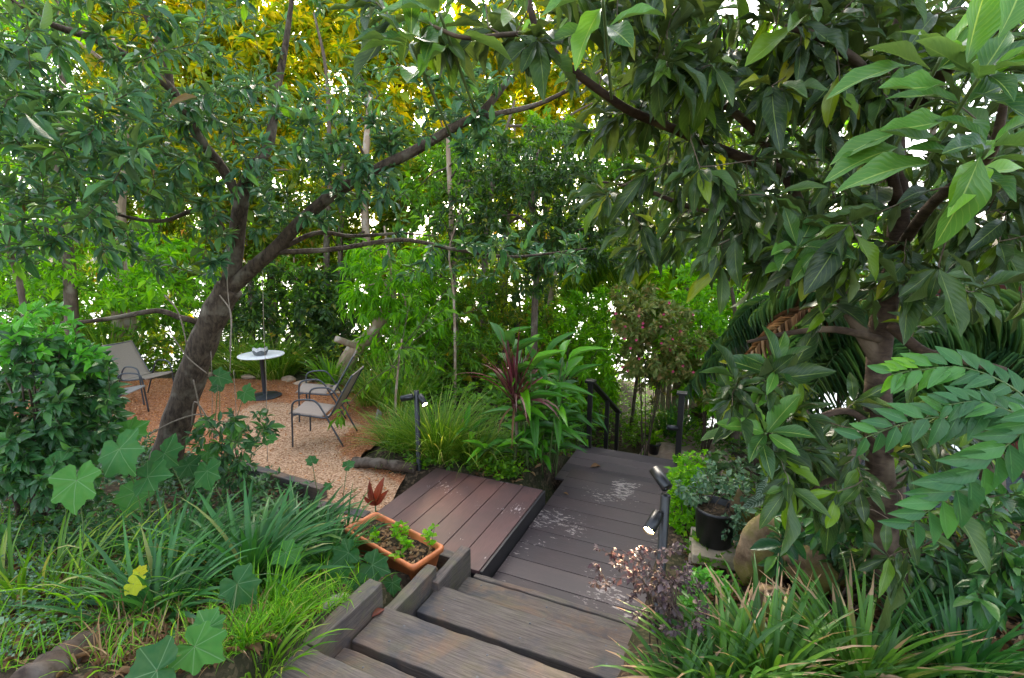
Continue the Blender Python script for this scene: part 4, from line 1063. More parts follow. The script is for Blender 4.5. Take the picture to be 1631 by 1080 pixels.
# ---------------------------------------------------------------- the broad leaved tree on the right
def right_tree():
    trunk = smooth_path([P(1438, 1040, 2.62), P(1428, 960, 2.6), P(1412, 880, 2.6), P(1404, 800, 2.6), P(1400, 700, 2.62), P(1398, 610, 2.65), P(1404, 520, 2.7), P(1424, 430, 2.7), P(1432, 340, 2.7), P(1425, 240, 2.7), P(1430, 120, 2.75), P(1440, -40, 2.8)], 5)
    limbs = [(trunk, np.linspace(.086, .036, len(trunk)) * (1 + .06 * np.sin(np.arange(len(trunk)) * .9)))]
    limbs.append(px_limb([(1402, 580, 2.66), (1368, 520, 2.7), (1345, 480, 2.75), (1325, 420, 2.8), (1290, 360, 2.85), (1249, 275, 2.9), (1205, 212, 2.95), (1148, 160, 3.0), (1100, 112, 3.0), (1060, 40, 3.1)], 6, .042, .015))
    limbs.append(px_limb([(1250, 272, 2.9), (1180, 250, 2.85), (1110, 222, 2.8), (1060, 200, 2.7), (1010, 180, 2.6), (973, 157, 2.5), (907, 107, 2.4), (857, 50, 2.3), (838, -20, 2.3)], 6, .028, .012))
    limbs.append(px_limb([(857, 52, 2.3), (810, 55, 2.1), (740, 60, 1.95), (690, 42, 1.9)], 6, .011, .006))
    limbs.append(px_limb([(1432, 330, 2.7), (1400, 200, 2.5), (1380, 120, 2.4), (1340, 80, 2.35), (1295, 55, 2.3), (1250, 42, 2.3)], 6, .03, .01))
    limbs.append(px_limb([(1400, 690, 2.6), (1350, 655, 2.55), (1290, 670, 2.5), (1230, 690, 2.5), (1180, 690, 2.5)], 6, .022, .008))
    limbs.append(px_limb([(1400, 540, 2.65), (1330, 525, 2.6), (1260, 530, 2.6), (1190, 545, 2.65)], 6, .022, .008))
    limbs.append(px_limb([(1404, 800, 2.6), (1360, 760, 2.5), (1310, 770, 2.45), (1280, 800, 2.4)], 6, .02, .008))
    limbs.append(px_limb([(1420, 520, 2.6), (1470, 560, 2.4), (1520, 570, 2.2), (1600, 590, 2.0)], 6, .03, .015))
    limbs.append(px_limb([(1438, 200, 2.7), (1500, 120, 2.2), (1560, 60, 1.9), (1640, 20, 1.7)], 6, .035, .012))
    limbs.append(px_limb([(1430, 400, 2.7), (1480, 330, 2.3), (1540, 280, 1.9), (1580, 240, 1.6), (1600, 160, 1.5)], 6, .028, .009))
    limbs.append(px_limb([(1300, 375, 2.85), (1200, 350, 3.0), (1100, 330, 3.1), (1020, 300, 3.2), (960, 290, 3.3)], 6, .02, .007))
    tips = screen_tips([(880, 1120, -60, 120, 2.1, 3.2, 46), (1050, 1300, -60, 150, 2.2, 3.4, 54), (1100, 1420, 100, 320, 2.2, 3.6, 72), (940, 1130, 120, 330, 2.6, 3.8, 42),
                        (1250, 1460, -60, 160, 2.1, 3.2, 46), (1120, 1330, 300, 440, 2.2, 3.2, 36), (1420, 1690, -60, 180, 1.9, 3.2, 44), (1450, 1690, 180, 480, 1.8, 3.0, 52),
                        (960, 1130, 320, 420, 2.8, 3.8, 20), (1300, 1460, 320, 520, 2.0, 3.2, 26),
                        (1165, 1270, 590, 675, 2.3, 2.9, 22), (1215, 1380, 680, 820, 2.1, 2.7, 24), (1340, 1600, 640, 900, 2.2, 3.0, 26), (590, 740, 0, 60, 1.85, 2.1, 4), (740, 900, -40, 70, 2.0, 2.6, 8)])
    t, tw, n = tree('broadleaf_tree', 'smooth tan trunked tree with big glossy leaves filling the right side', 'tree', P(1438, 1040, 2.62), limbs, tips,
                    (M['bark_right'], M['bark_mid'], M['l_right']), dict(tpls=T_OBO, L=.145, wr=.29, spread=56, droop=.5, end=5, t0=.4, toward=(-.1, -.4, .1), Lv=.32), tw_leaf=4, sides=18, r_k=.008)
    total['right'] = n
    # the light green young leaves nearest the lens
    lc = LC(); b = MB()
    def whorl(c, ax, k, L, r=(0, 1), spread=70, droop=.1):
        c = np.asarray(c); pts = smooth_path([c + np.array([.1, .3, -.25]), c + np.array([.04, .12, -.1]), c], 4)
        b.tube(pts, [.006] * len(pts), 6); on_twig(lc, pts, k, L, .36, spread, .55, droop, 1.0, r, 5, .15, (-.2, -.6, .2))
    whorl(P(1560, 120, 1.45), None, 7, .17); whorl(P(1575, 235, 1.4), None, 6, .16); whorl(P(1500, 90, 1.6), None, 5, .16)
    whorl(P(700, 20, 1.9), None, 6, .2); whorl(P(655, 70, 1.95), None, 4, .19); whorl(P(960, -5, 1.9), None, 6, .2)
    whorl(P(1270, 395, 2.2), None, 5, .2); whorl(P(1235, 590, 2.4), None, 4, .19); whorl(P(1220, 690, 2.3), None, 4, .2)
    def one(px, py, Y, dx, dz, L, w_=.36, r=.6, dy=0, n=(0, -.7, .7)):
        lc.add(P(px, py, Y), [dx, dy, dz], n, L, L * w_, r)
    for q in ((1512, 135, 1.45, -1, -.1, .2), (1515, 190, 1.45, -1, -.2, .2), (1440, 210, 1.6, -1, -.15, .19), (1430, 235, 1.6, -1, -.35, .22), (1500, 225, 1.5, -1, .1, .2), (1480, 260, 1.5, -1, -.12, .24), (1560, 250, 1.35, -.15, -1, .24), (1450, 105, 1.7, -1, -.05, .22), (1540, 100, 1.4, .1, 1, .22), (1590, 60, 1.3, .3, 1, .22), (1300, 400, 2.1, -.4, -.6, .16)): one(*q)
    b.build('young_shoots', M['stem_green'], t)
    f = MB(); lc.into(f, T_OBO); f.build('young_leaves', M['l_fresh'], t)
right_tree()

# ---------------------------------------------------------------- trees behind
def back_tree(name, label, base_px, Y, trunk_px, crown, leafmat, bark, L, tpls, r0=.14, wr=.4, tw_leaf=12, spread=60, droop=.35, group=None, arch=.15, end=4, Lv=.3, step=.35):
    b0 = P(base_px[0], base_px[1], Y); z = float(hz(b0[0], b0[1])); b0[2] = z - .1
    pts = [b0] + [P(x, y, Y + (d[0] if d else 0)) for x, y, *d in trunk_px]
    pts = smooth_path(pts, 5)
    limbs = [(pts, np.linspace(r0, r0 * .25, len(pts)))]
    tips = screen_tips(crown)
    top = pts[len(pts) // 2:]
    # main limbs to the heart of each crown region
    for x0, x1, y0, y1, a, b, n in crown:
        c = P((x0 + x1) / 2, (y0 + y1) / 2, (a + b) / 2); i = np.linalg.norm(top - c, axis=1).argmin(); i = max(0, i - 2)
        s = top[i]; m = (s + c) / 2 + np.array([rng.normal(0, .2), rng.normal(0, .2), .25])
        p = smooth_path([s, m, c], 6); limbs.append((p, np.linspace(r0 * .4, .015, len(p))))
    t, tw, n = tree(name, label, 'tree', b0, limbs, tips, (bark, M['twig'], leafmat), dict(tpls=tpls, L=L, wr=wr, spread=spread, droop=droop, end=end, Lv=Lv), group, tw_leaf, 8, step=step, arch=arch)
    total[label[:24]] = n
    return t
GB = 'background trees'
back_tree('sun_glow_tree', 'tall golden leaved tree filling the top left of the photo', (330, 520), 15, [(335, 300), (320, 150), (330, -40), (330, -160)],
          [(180, 470, -120, 120, 13, 17, 260), (220, 520, 80, 230, 13, 17, 150), (40, 240, -120, 60, 13, 17, 130), (300, 480, 180, 270, 13, 16, 60)], M['l_sun_glow'], M['bark_mid'], .25, T_SML, .2, group=GB, tw_leaf=36)
back_tree('sun_glow_tree', 'tall golden leaved tree behind the top middle of the photo', (640, 520), 16, [(640, 330), (630, 200), (640, 40), (640, -140)],
          [(480, 700, -120, 100, 14, 18, 250), (560, 800, 60, 230, 14, 18, 190), (500, 700, 210, 330, 14, 17, 50)], M['l_sun_glow'], M['bark_mid'], .25, T_SML, .2, group=GB, tw_leaf=36)
back_tree('sun_glow_tree', 'golden leaved tree behind the top centre, meeting the broad leaved tree', (880, 500), 17, [(870, 300), (870, 150), (870, -40)],
          [(720, 990, -100, 110, 15, 19, 220), (760, 990, 90, 230, 15, 18, 190)], M['l_sun_glow'], M['bark_mid'], .25, T_SML, .18, group=GB, tw_leaf=34)
back_tree('olive_tree', 'olive green background tree between the two taller golden trees', (520, 540), 12.5, [(520, 400), (525, 280), (520, 120), (500, 20)],
          [(440, 660, 220, 360, 11, 14, 90), (280, 480, 230, 370, 11, 14, 70)], M['l_olive'], M['bark_mid'], .13, T_SML, .1, group=GB, tw_leaf=16)
back_tree('green_tree', 'bright green tree behind the far left edge above the glossy shrub', (110, 600), 8.2, [(110, 420), (90, 300), (100, 150), (90, 0)],
          [(-80, 180, 150, 360, 7, 10, 90), (-80, 260, 340, 490, 7.4, 10, 150), (-80, 140, -60, 160, 7, 10, 66), (160, 350, 380, 500, 8, 10, 70)], M['l_bright'], M['bark_mid'], .12, T_SML, .11, group=GB, tw_leaf=16)
back_tree('olive_tree', 'olive leaved tree at the far left top, before the golden crown', (180, 560), 10.5, [(190, 380), (200, 200), (180, 60)],
          [(-60, 200, -60, 150, 9, 12, 60), (100, 330, 100, 300, 9, 12, 60)], M['l_olive'], M['bark_pale'], .13, T_SML, .12, group=GB)
back_tree('dark_tree', 'dark small leaved tree hanging low over the centre of the garden', (850, 560), 8.6, [(852, 480), (856, 400), (850, 330), (845, 250)],
          [(730, 970, 260, 410, 7.4, 9.6, 270), (750, 960, 200, 290, 7.6, 9.4, 100), (880, 1000, 330, 430, 7.6, 9, 80), (690, 790, 300, 420, 8, 9.6, 46), (830, 900, 400, 470, 7.8, 8.8, 26)], M['l_dark'], M['bark_mid'], .09, T_SML, .07, group=GB, tw_leaf=22)
back_tree('green_tree', 'mid green tree in the centre behind the dark hanging crown', (770, 560), 11, [(772, 420), (780, 320), (800, 230), (820, 160)],
          [(690, 860, 220, 310, 10, 12.5, 80), (840, 1060, 180, 280, 10, 12.5, 100), (640, 740, 240, 370, 10, 12, 60)], M['l_mid'], M['bark_mid'], .13, T_SML, .09, group=GB, tw_leaf=16)
back_tree('weeping_tree', 'bright green weeping tree with long narrow leaves behind the chairs', (630, 650), 9, [(632, 560), (628, 470), (618, 400), (612, 360)],
          [(555, 710, 390, 480, 8.2, 9.8, 130), (575, 720, 470, 560, 8.2, 9.6, 110), (590, 700, 550, 640, 8.4, 9.4, 54), (540, 600, 420, 500, 8.6, 10, 40)], M['l_bright'], M['bark_pale'], .17, T_SLA, .06, wr=.2, tw_leaf=9, spread=35, droop=.9, group=GB, arch=.3)
back_tree('green_tree', 'pale green sapling at the left of the weeping tree behind the gravel', (480, 600), 11.5, [(478, 520), (470, 450), (468, 410)],
          [(400, 520, 400, 470, 10.5, 12.5, 30), (420, 540, 440, 520, 10.5, 12.5, 26)], M['l_mid'], M['bark_pale'], .12, T_SML, .05, group=GB)
back_tree('olive_tree', 'olive green tree behind the centre of the garden, under the golden crowns', (800, 560), 13.5, [(805, 420), (810, 320), (820, 200)],
          [(640, 1020, 210, 300, 12.5, 15, 190), (620, 1010, 280, 440, 12.5, 15, 240), (960, 1100, 40, 220, 13, 15, 110)], M['l_olive'], M['bark_mid'], .19, T_SML, .12, group=GB, tw_leaf=24)
back_tree('sun_glow_tree', 'golden tipped tree behind the leaning tree fork at upper left', (430, 560), 13.8, [(430, 420), (420, 300), (410, 150)],
          [(330, 640, 20, 260, 13, 15, 300), (120, 420, 40, 270, 12.5, 15, 240)], M['l_sun_glow'], M['bark_mid'], .22, T_SML, .12, group=GB, tw_leaf=24)
back_tree('olive_tree', 'olive leaved tree behind the leaning trunk between the table and the golden crowns', (400, 580), 13, [(400, 450), (395, 380), (390, 320)],
          [(230, 430, 270, 440, 12, 14.5, 190), (410, 640, 290, 440, 12.5, 15, 230), (60, 260, 240, 400, 12, 14, 150)], M['l_olive'], M['bark_mid'], .19, T_SML, .1, group=GB, tw_leaf=22)
# slender bare trunks
def slim(label, pts, r0, r1, mat, crown=None):
    pp = [P(*q) for q in pts]; z = float(hz(pp[0][0], pp[0][1])); pp[0][2] = min(pp[0][2], z)
    p = smooth_path(pp, 6)
    t = thing('slender_tree', label, 'tree', p[0], 0, 'slender trunks behind the gravel')
    b = MB(); b.tube(p, np.linspace(r0, r1, len(p)) * (1 + .04 * np.sin(np.arange(len(p)))), 9); b.build('trunk', mat, t)
    br = MB(); lc = LC()
    for k in range(12):
        i = rng.integers(len(p) // 2, len(p)); e = p[i] + rng.normal(0, .55, 3) + [0, 0, .3]
        q = smooth_path([p[i], (p[i] + e) / 2 + [0, 0, .1], e], 4); br.tube(q, np.linspace(r1 * .5, .004, len(q)), 5)
        on_twig(lc, q, 14, .13, .35, 55, .3, .4)
    br.build('branches', M['twig'], t); f = MB(); lc.into(f, T_SML); f.build('crown', M['l_mid'], t)
slim('pair leading pale slender trunk left of the red cordyline', [(727, 640, 9.6), (726, 540, 9.6), (722, 450, 9.6), (718, 330, 9.7), (712, 200, 9.8)], .075, .04, M['bark_pale'])
slim('thin pale sapling stem right in front of the slender trunk', [(724, 700, 8.0), (725, 560, 8.1), (722, 460, 8.2), (716, 400, 8.2), (735, 330, 8.3)], .028, .012, M['bark_pale'])
slim('pinkish pale trunk between the gnarled trunk and the weeping leaves', [(602, 640, 12), (600, 520, 12), (588, 430, 12), (580, 300, 12.2), (590, 150, 12.4)], .13, .07, M['bark_pale'])
slim('slanting pale trunk above the ginger plant', [(850, 600, 10.5), (868, 520, 10.5), (884, 440, 10.6), (905, 360, 10.7)], .07, .035, M['bark_pale'])
slim('thin trunk rising left of the weeping tree behind the table', [(548, 640, 12.5), (546, 500, 12.5), (542, 400, 12.5), (545, 250, 12.6)], .09, .05, M['bark_mid'])
slim('short thin stake like stem in the tussock left of the post lamp', [(631, 690, 6.6), (630, 640, 6.6), (635, 580, 6.7), (640, 540, 6.8)], .02, .011, M['bark_pale'])
slim('grey trunk behind the bright green tree at far left', [(205, 560, 11), (200, 450, 11), (190, 330, 11), (195, 180, 11)], .16, .1, M['bark_pale'])
slim('curving thin trunk at the left edge above the glossy shrub', [(38, 560, 5.6), (36, 480, 5.6), (25, 430, 5.6), (12, 390, 5.5), (20, 330, 5.5)], .035, .02, M['bark_mid'])

# ---------------------------------------------------------------- shrubs
def shrub(name, label, cat, base, tips, mat, L, tpls, wr=.42, tw_leaf=10, stems=5, r0=.02, spread=55, droop=.2, group=None, end=4, stem_mat=None, up=1.0, toward=None, lit=None, step=.2):
    base = np.asarray(base, float)
    t = thing(name, label, cat, base, 0, group)
    limbs = []; mid = tips.mean(0)
    for k in range(stems):
        e = tips[rng.integers(len(tips))] * .6 + mid * .4
        s = base + np.array([rng.normal(0, .06), rng.normal(0, .06), -.05])
        p = smooth_path([s, s * .5 + e * .5 + [0, 0, .1], e], 5); limbs.append((p, np.linspace(r0, .005, len(p))))
    b = MB()
    for p, r in limbs: b.tube(p, r, 6)
    tw = grow(limbs, tips, step, .002, .009, .15, .08); lc = LC(); l2 = LC()
    for p, r in tw:
        b.tube(p, r, 4, False)
        tgt = l2 if (lit is not None and rng.uniform() < lit[1]) else lc
        on_twig(tgt, p, tw_leaf, L, wr, spread, .25, droop, up, (0, 1), end, .25, toward)
    b.build('stems', stem_mat or M['twig'], t)
    f = MB(); lc.into(f, tpls); f.build('foliage', mat, t)
    if lit is not None and l2.count():
        f = MB(); l2.into(f, tpls); f.build('young_foliage', lit[0], t)
    total[label[:24]] = lc.count() + l2.count()
    return t
def gz(px, py, Y):
    p = P(px, py, Y); p[2] = float(hz(p[0], p[1])); return p
# the wooded slope behind everything
FB = 'bushy trees on the slope behind the gravel'
def far_bush(where, kind, x0, x1, y0, y1, Y, n, mat, L=.16, tw=22):
    adj = {'l_dark': 'dark green', 'l_olive': 'olive green', 'l_mid': 'mid green', 'l_bright': 'bright green'}[mat]
    back_tree('bushy_tree', f'{adj} bushy tree on the slope {where}', ((x0 + x1) / 2, y1), Y, [((x0 + x1) / 2, (y0 + y1 * 2) / 3), ((x0 + x1) / 2 + 5, (2 * y0 + y1) / 3), ((x0 + x1) / 2, y0)], [(x0, x1, y0, y1, Y - 1.3, Y + 1.3, n)], M[mat], M['bark_mid'], L, T_SML, .1, group=FB, tw_leaf=tw)
for q in (('behind the glossy shrub at far left', 0, -60, 120, 400, 570, 13, 110, 'l_dark'), ('behind the taupe chair', 0, 100, 270, 420, 580, 14, 110, 'l_olive'), ('seen in the fork of the leaning trunk', 0, 250, 400, 400, 580, 14.5, 110, 'l_dark'),
          ('beyond the paling fence', 0, 380, 500, 420, 530, 18, 90, 'l_mid'), ('left of the pinkish pale trunk', 0, 490, 620, 430, 600, 15, 130, 'l_dark'), ('behind the weeping leaves', 0, 600, 730, 440, 640, 13.5, 170, 'l_mid'),
          ('behind the slender trunk and stake', 0, 700, 800, 450, 640, 13, 130, 'l_olive'), ('behind the red cordyline', 0, 770, 880, 460, 640, 13, 130, 'l_dark'), ('behind the slanting pale trunk', 0, 850, 960, 470, 620, 14, 130, 'l_mid'),
          ('behind the capped rail post', 0, 1040, 1180, 420, 620, 12.5, 150, 'l_bright'), ('behind the smooth tan trunk', 0, 1160, 1330, 330, 600, 11.5, 170, 'l_dark'), ('right of the pink flowered azalea', 0, 1110, 1240, 520, 660, 9.8, 70, 'l_bright'),
          ('high behind the limbs of the broad leaved tree', 0, 1000, 1200, 180, 380, 12, 130, 'l_olive'), ('high at the upper right behind the big leaves', 0, 1180, 1420, 20, 330, 11, 70, 'l_dark')): far_bush(*q)
for q in (('farthest back at the left edge of the photo', 0, -80, 130, 260, 560, 19, 150, 'l_mid'), ('farthest back behind the grey trunk at left', 0, 110, 300, 260, 560, 20, 150, 'l_olive'), ('farthest back above the paling fence', 0, 280, 460, 270, 520, 21, 150, 'l_mid'),
          ('farthest back left of the weeping tree', 0, 440, 620, 280, 560, 20, 150, 'l_olive'), ('farthest back behind the weeping tree', 0, 600, 760, 290, 580, 19, 150, 'l_mid'), ('farthest back in the centre of the photo', 0, 740, 900, 280, 580, 20, 150, 'l_olive'),
          ('farthest back above the stair handrail', 0, 880, 1040, 330, 600, 19, 140, 'l_mid'), ('farthest back to the right of the rail posts', 0, 1020, 1200, 250, 600, 18, 160, 'l_olive'), ('farthest back behind the limbs at the right', 0, 1180, 1420, 150, 520, 17, 170, 'l_mid')): far_bush(*q, L=.3)
for q in (('farthest back, high at the top left corner', 0, -80, 200, -80, 270, 20, 190, 'l_olive'), ('farthest back, high above the leaning trunk', 0, 180, 460, -80, 280, 22, 190, 'l_olive'), ('farthest back, high in the middle of the photo', 0, 440, 720, -80, 300, 22, 190, 'l_olive'),
          ('farthest back, high right of the middle', 0, 700, 980, -80, 340, 22, 190, 'l_olive'), ('farthest back, high behind the broad leaved tree', 0, 960, 1260, -80, 260, 18, 150, 'l_mid'), ('farthest back, high at the top right corner', 0, 1300, 1680, -80, 300, 15, 90, 'l_dark')): far_bush(*q, L=.3)
# glossy shrub bottom left
shrub('glossy_shrub', 'dense glossy oval leaved shrub at the left edge before the chairs', 'shrub', gz(60, 760, 3.7),
      screen_tips([(-60, 120, 540, 720, 3.0, 4.2, 150), (80, 175, 560, 640, 3.2, 4.2, 60), (80, 190, 630, 710, 3.2, 4.2, 70), (-60, 100, 640, 770, 2.9, 3.8, 90), (-60, 150, 700, 790, 3.0, 3.7, 60)]), M['l_privet'], .074, T_OVA, .5, 10, 7, .02, toward=(0, -.5, .1))
shrub('glossy_shrub', 'light green arching shoots above the glossy shrub at far left', 'shrub', gz(40, 740, 3.6),
      screen_tips([(-40, 60, 480, 580, 3.0, 3.6, 22), (40, 130, 490, 600, 3.1, 3.7, 24), (100, 165, 530, 620, 3.2, 3.8, 12)]), M['l_shoot'], .066, T_OVA, .5, 9, 5, .012, toward=(0, -.4, .2))
# understorey behind the gravel
U = 'understorey shrubs behind the gravel'
def under(label, px, py, Y, regs, mat, L, tpls, **kw):
    return shrub(kw.pop('name', 'understorey_shrub'), label, 'shrub', gz(px, py, Y), screen_tips(regs), mat, L, tpls, group=U, **kw)
under('big dark shrub directly behind the white topped table', 430, 640, 11, [(350, 540, 470, 610, 10, 12.5, 260), (400, 560, 420, 500, 10.5, 13, 110)], M['l_dark'], .12, T_SML, tw_leaf=22, r0=.04, step=.35)
under('dark shrub left of the leaning trunk behind the taupe chair', 200, 640, 10.4, [(80, 330, 440, 600, 9.6, 11.5, 200), (-60, 120, 430, 580, 9, 11, 100)], M['l_mid'], .12, T_SML, tw_leaf=20, r0=.04, step=.35)
under('dark shrub between the table and the gnarled pale trunk', 520, 640, 11.5, [(470, 590, 490, 640, 11, 13, 130)], M['l_dark'], .12, T_SML, tw_leaf=20, r0=.03, step=.35)
under('feathery mid green shrub behind the grass tussock', 690, 700, 8.4, [(620, 800, 520, 650, 7.8, 9.6, 180), (650, 790, 430, 540, 8.6, 10.4, 140)], M['l_mid'], .1, T_SLA, wr=.25, tw_leaf=20, step=.3)
under('olive shrub behind the red cordyline', 790, 680, 9.4, [(730, 890, 430, 600, 8.8, 10.8, 220)], M['l_olive'], .1, T_SLA, wr=.3, tw_leaf=20, step=.3)
under('bright green shrub beyond the ginger plant', 900, 680, 9.4, [(840, 970, 460, 610, 8.8, 10.6, 160), (890, 980, 560, 650, 8.2, 9.4, 60)], M['l_bright'], .11, T_SML, tw_leaf=16, step=.3)
under('pale green shrub farther down the slope right of centre', 960, 600, 12.5, [(890, 1090, 450, 560, 12, 14, 160)], M['l_mid'], .14, T_SML, tw_leaf=18, step=.35)
under('bright green shrub behind the dark palm fronds', 1130, 640, 9.6, [(1050, 1280, 420, 560, 8.4, 10.5, 180), (1080, 1220, 540, 640, 8, 9.6, 70)], M['l_bright'], .12, T_SML, tw_leaf=15, step=.3)
under('dark shrub deep behind the broad leaved tree trunk', 1330, 700, 5.4, [(1240, 1480, 380, 560, 4.6, 6.6, 80), (1260, 1460, 560, 720, 4.4, 6, 60)], M['l_dark'], .13, T_SML, tw_leaf=11, step=.3)
under('dark shrub at the far right in front of the red building', 1580, 700, 5.0, [(1480, 1690, 250, 450, 4.4, 6.2, 40), (1540, 1690, 560, 700, 4.2, 5.4, 16)], M['l_dark'], .14, T_SML, tw_leaf=10, step=.3)
under('dark high shrub behind the top right leaves', 1250, 560, 6.4, [(1080, 1330, 120, 330, 5.6, 7.6, 34), (1300, 1640, -40, 240, 5, 7, 40), (1010, 1160, 280, 430, 6, 8, 30)], M['l_dark'], .13, T_SML, tw_leaf=11, r0=.05, step=.35)
shrub('pink_azalea', 'bronze leaved shrub dotted with pink flowers beyond the rail post', 'shrub', gz(1030, 640, 8.6), screen_tips([(985, 1100, 480, 600, 7.8, 9.4, 190), (1040, 1140, 530, 610, 8, 9.2, 60), (975, 1040, 450, 520, 8.4, 9.6, 36), (1010, 1130, 590, 640, 8, 9.3, 30)]), M['l_azalea'], .095, T_SML, .5, 22, 7, .012, step=.25)
b = MB(); lc = LC()
for k in range(26):
    c = P(rng.uniform(975, 1110), rng.uniform(480, 600), 7.9); n = 5; a = np.arange(5) * 1.257
    lc.add(np.tile(c, (5, 1)), np.stack([np.cos(a), np.full(5, -.4), np.sin(a)], -1), np.tile([0, -1.0, .2], (5, 1)), .03, .024, .5)
lc.into(b, [leaf_tpl(2, 'obov', .1, .1)]); o = b.build('flowers', M['pink'], bpy.data.objects['pink_azalea']); o['kind'] = 'stuff'
shrub('green_groundcover_bush', 'bright green bushy clump between the deck and the black pot', 'shrub', gz(1085, 840, 4.3), screen_tips([(1068, 1112, 745, 850, 4.1, 4.6, 90), (1060, 1130, 720, 770, 4.4, 5, 30)]), M['l_bright'], .05, T_SML, .6, 12, 6, .006)
shrub('smoky_rose', 'smoky purple leaved small rose beside the steps in front of the near lamp', 'shrub', gz(1075, 1010, 2.35), screen_tips([(940, 1030, 870, 940, 2.35, 2.6, 24), (1000, 1100, 870, 960, 2.25, 2.6, 52), (1040, 1130, 930, 1010, 2.15, 2.5, 42), (1010, 1080, 950, 990, 2.2, 2.5, 16)]), M['l_rose'], .028, T_SML, .6, 7, 9, .005, 55, .2, step=.1, end=3)
shrub('green_seedling_bush', 'small fresh green clump behind the purple rose by the lamp base', 'shrub', gz(1120, 960, 2.75), screen_tips([(1085, 1160, 905, 960, 2.6, 2.95, 34), (1090, 1140, 960, 1010, 2.4, 2.8, 24)]), M['l_shoot'], .035, T_SML, .6, 8, 5, .004, step=.1)
shrub('pot_plant', 'grey green small leaved plant spilling from the black pot', 'plant', P(1137, 812, 3.82), screen_tips([(1080, 1190, 755, 800, 3.7, 4.0, 44), (1110, 1220, 735, 790, 3.8, 4.2, 30), (1150, 1200, 800, 880, 3.55, 3.7, 22)]), M['l_silver'], .042, T_SML, .62, 7, 6, .004, 55, .2, step=.1)
shrub('glossy_shrub', 'leafy low shrub right of the lamp and rocks under the broad tree', 'shrub', gz(1330, 930, 2.9), screen_tips([(1230, 1400, 780, 900, 2.7, 3.3, 40), (1440, 1640, 880, 1000, 2.4, 3.2, 40), (1540, 1660, 780, 960, 2.2, 2.8, 30)]), M['l_privet'], .11, T_ELL, .4, 8, 6, .012)
shrub('dark_vine', 'dark trailing shrub under the leaning tree, hanging over the gravel edge', 'shrub', gz(390, 800, 4.6), screen_tips([(300, 440, 660, 740, 4.2, 4.8, 34), (290, 400, 700, 770, 4.0, 4.6, 22)]), M['l_privet'], .085, T_ELL, .38, 5, 6, .006)

# ---------------------------------------------------------------- strap leaved clumps
def clump(name, label, c, n, L, mat, wd, spread=.9, rad=.12, bend=(.5, 1.6), group=None, seg=6, lean0=.06, azr=None, cat='grass plant'):
    c = np.asarray(c, float); a = rng.uniform(0, 6.28, n) if azr is None else rng.normal(azr[0], azr[1], n)
    q = np.sqrt(rng.uniform(0, 1, n)); a2 = a + rng.normal(0, .5, n)
    base = c + np.stack([np.cos(a2) * q * rad, np.sin(a2) * q * rad, np.full(n, -.03)], -1)
    b = MB(); blades(b, base, a, L * rng.uniform(.55, 1.15, n), lean0 + q * spread * rng.uniform(.3, 1, n), rng.uniform(*bend, n), wd * rng.uniform(.7, 1.2, n), seg)
    return tag(b.build(name, mat, None, False, True, c), label, cat, group)
GL = 'fine leaved grass tussocks'
clump('grass_tussock', 'biggest green grass tussock, right behind the post lamp by the platform', gz(700, 745, 5.75), 620, 1.0, M['l_lomandra'], .012, .75, .2, (.3, 1.5), GL)
clump('grass_tussock', 'grass tussock left of the post lamp behind the log', gz(640, 728, 6.1), 330, .8, M['l_lomandra'], .011, .9, .18, (.5, 1.7), GL)
clump('grass_tussock', 'grass tussock between the post lamp and the ginger plant', gz(757, 748, 5.7), 260, .8, M['l_lomandra'], .011, .8, .16, (.4, 1.6), GL)
clump('grass_tussock', 'upright paler grass behind the big tussock', gz(640, 690, 7.6), 300, 1.15, M['l_lomandra'], .012, .6, .3, (.2, 1.0), GL)
clump('grass_tussock', 'grass tussock right behind the white topped table', gz(440, 610, 9.7), 420, 1.25, M['l_lomandra'], .016, .9, .3, (.5, 1.7), GL)
clump('grass_tussock', 'grass tussock left of the table, right of the leaning trunk', gz(385, 605, 9.9), 300, 1.2, M['l_lomandra'], .016, .8, .3, (.4, 1.5), GL)
clump('grass_tussock', 'broad leaved tuft behind the chairs beside the gnarled trunk', gz(530, 640, 9.0), 60, .8, M['l_mid'], .05, .7, .12, (.3, 1.0), GL)
clump('grass_tussock', 'grass tussock under the gnarled trunk right of the chairs', gz(590, 668, 8.0), 220, .9, M['l_lomandra'], .013, .9, .2, (.5, 1.6), GL)
clump('grass_tussock', 'upright grass behind the taupe chair at left', gz(180, 600, 9.8), 260, 1.4, M['l_lomandra'], .02, .6, .35, (.2, .9), GL)
clump('grass_tussock', 'bluish grass tussock in the lower garden before the palings', (lambda q: np.array([q[0], q[1], float(hz(q[0], q[1]))]))(W(11.3, -1.0)), 260, .8, M['l_liriope'], .02, .6, .3, (.2, .9), GL)
clump('grass_tussock', 'arching tuft at the foot of the stair handrail', (lambda q: np.array([q[0], q[1], float(hz(q[0], q[1]))]))(W(8.4, -1.3)), 110, .7, M['l_mid'], .035, .9, .1, (.5, 1.6), GL)
GB2 = 'broad strap leaved clumps beside the steps'
clump('strap_leaf_clump', 'largest dark green strap leaf clump on the left bank', gz(395, 900, 2.95), 170, .72, M['l_liriope'], .038, 1.15, .12, (.5, 1.5), GB2)
clump('strap_leaf_clump', 'strap leaf clump on the left bank behind the largest, beside the gravel timber', gz(470, 850, 3.6), 140, .66, M['l_liriope'], .036, 1.1, .12, (.5, 1.5), GB2)
clump('strap_leaf_clump', 'strap leaf clump left of the largest, beside the yellow leaf', gz(280, 915, 3.0), 130, .62, M['l_liriope'], .03, 1.15, .12, (.5, 1.5), GB2)
clump('strap_leaf_clump', 'long thin bright strap leaves at the left edge of the photo', gz(40, 960, 2.5), 90, .55, M['l_lomandra'], .016, 1.1, .3, (.6, 1.6), GB2)
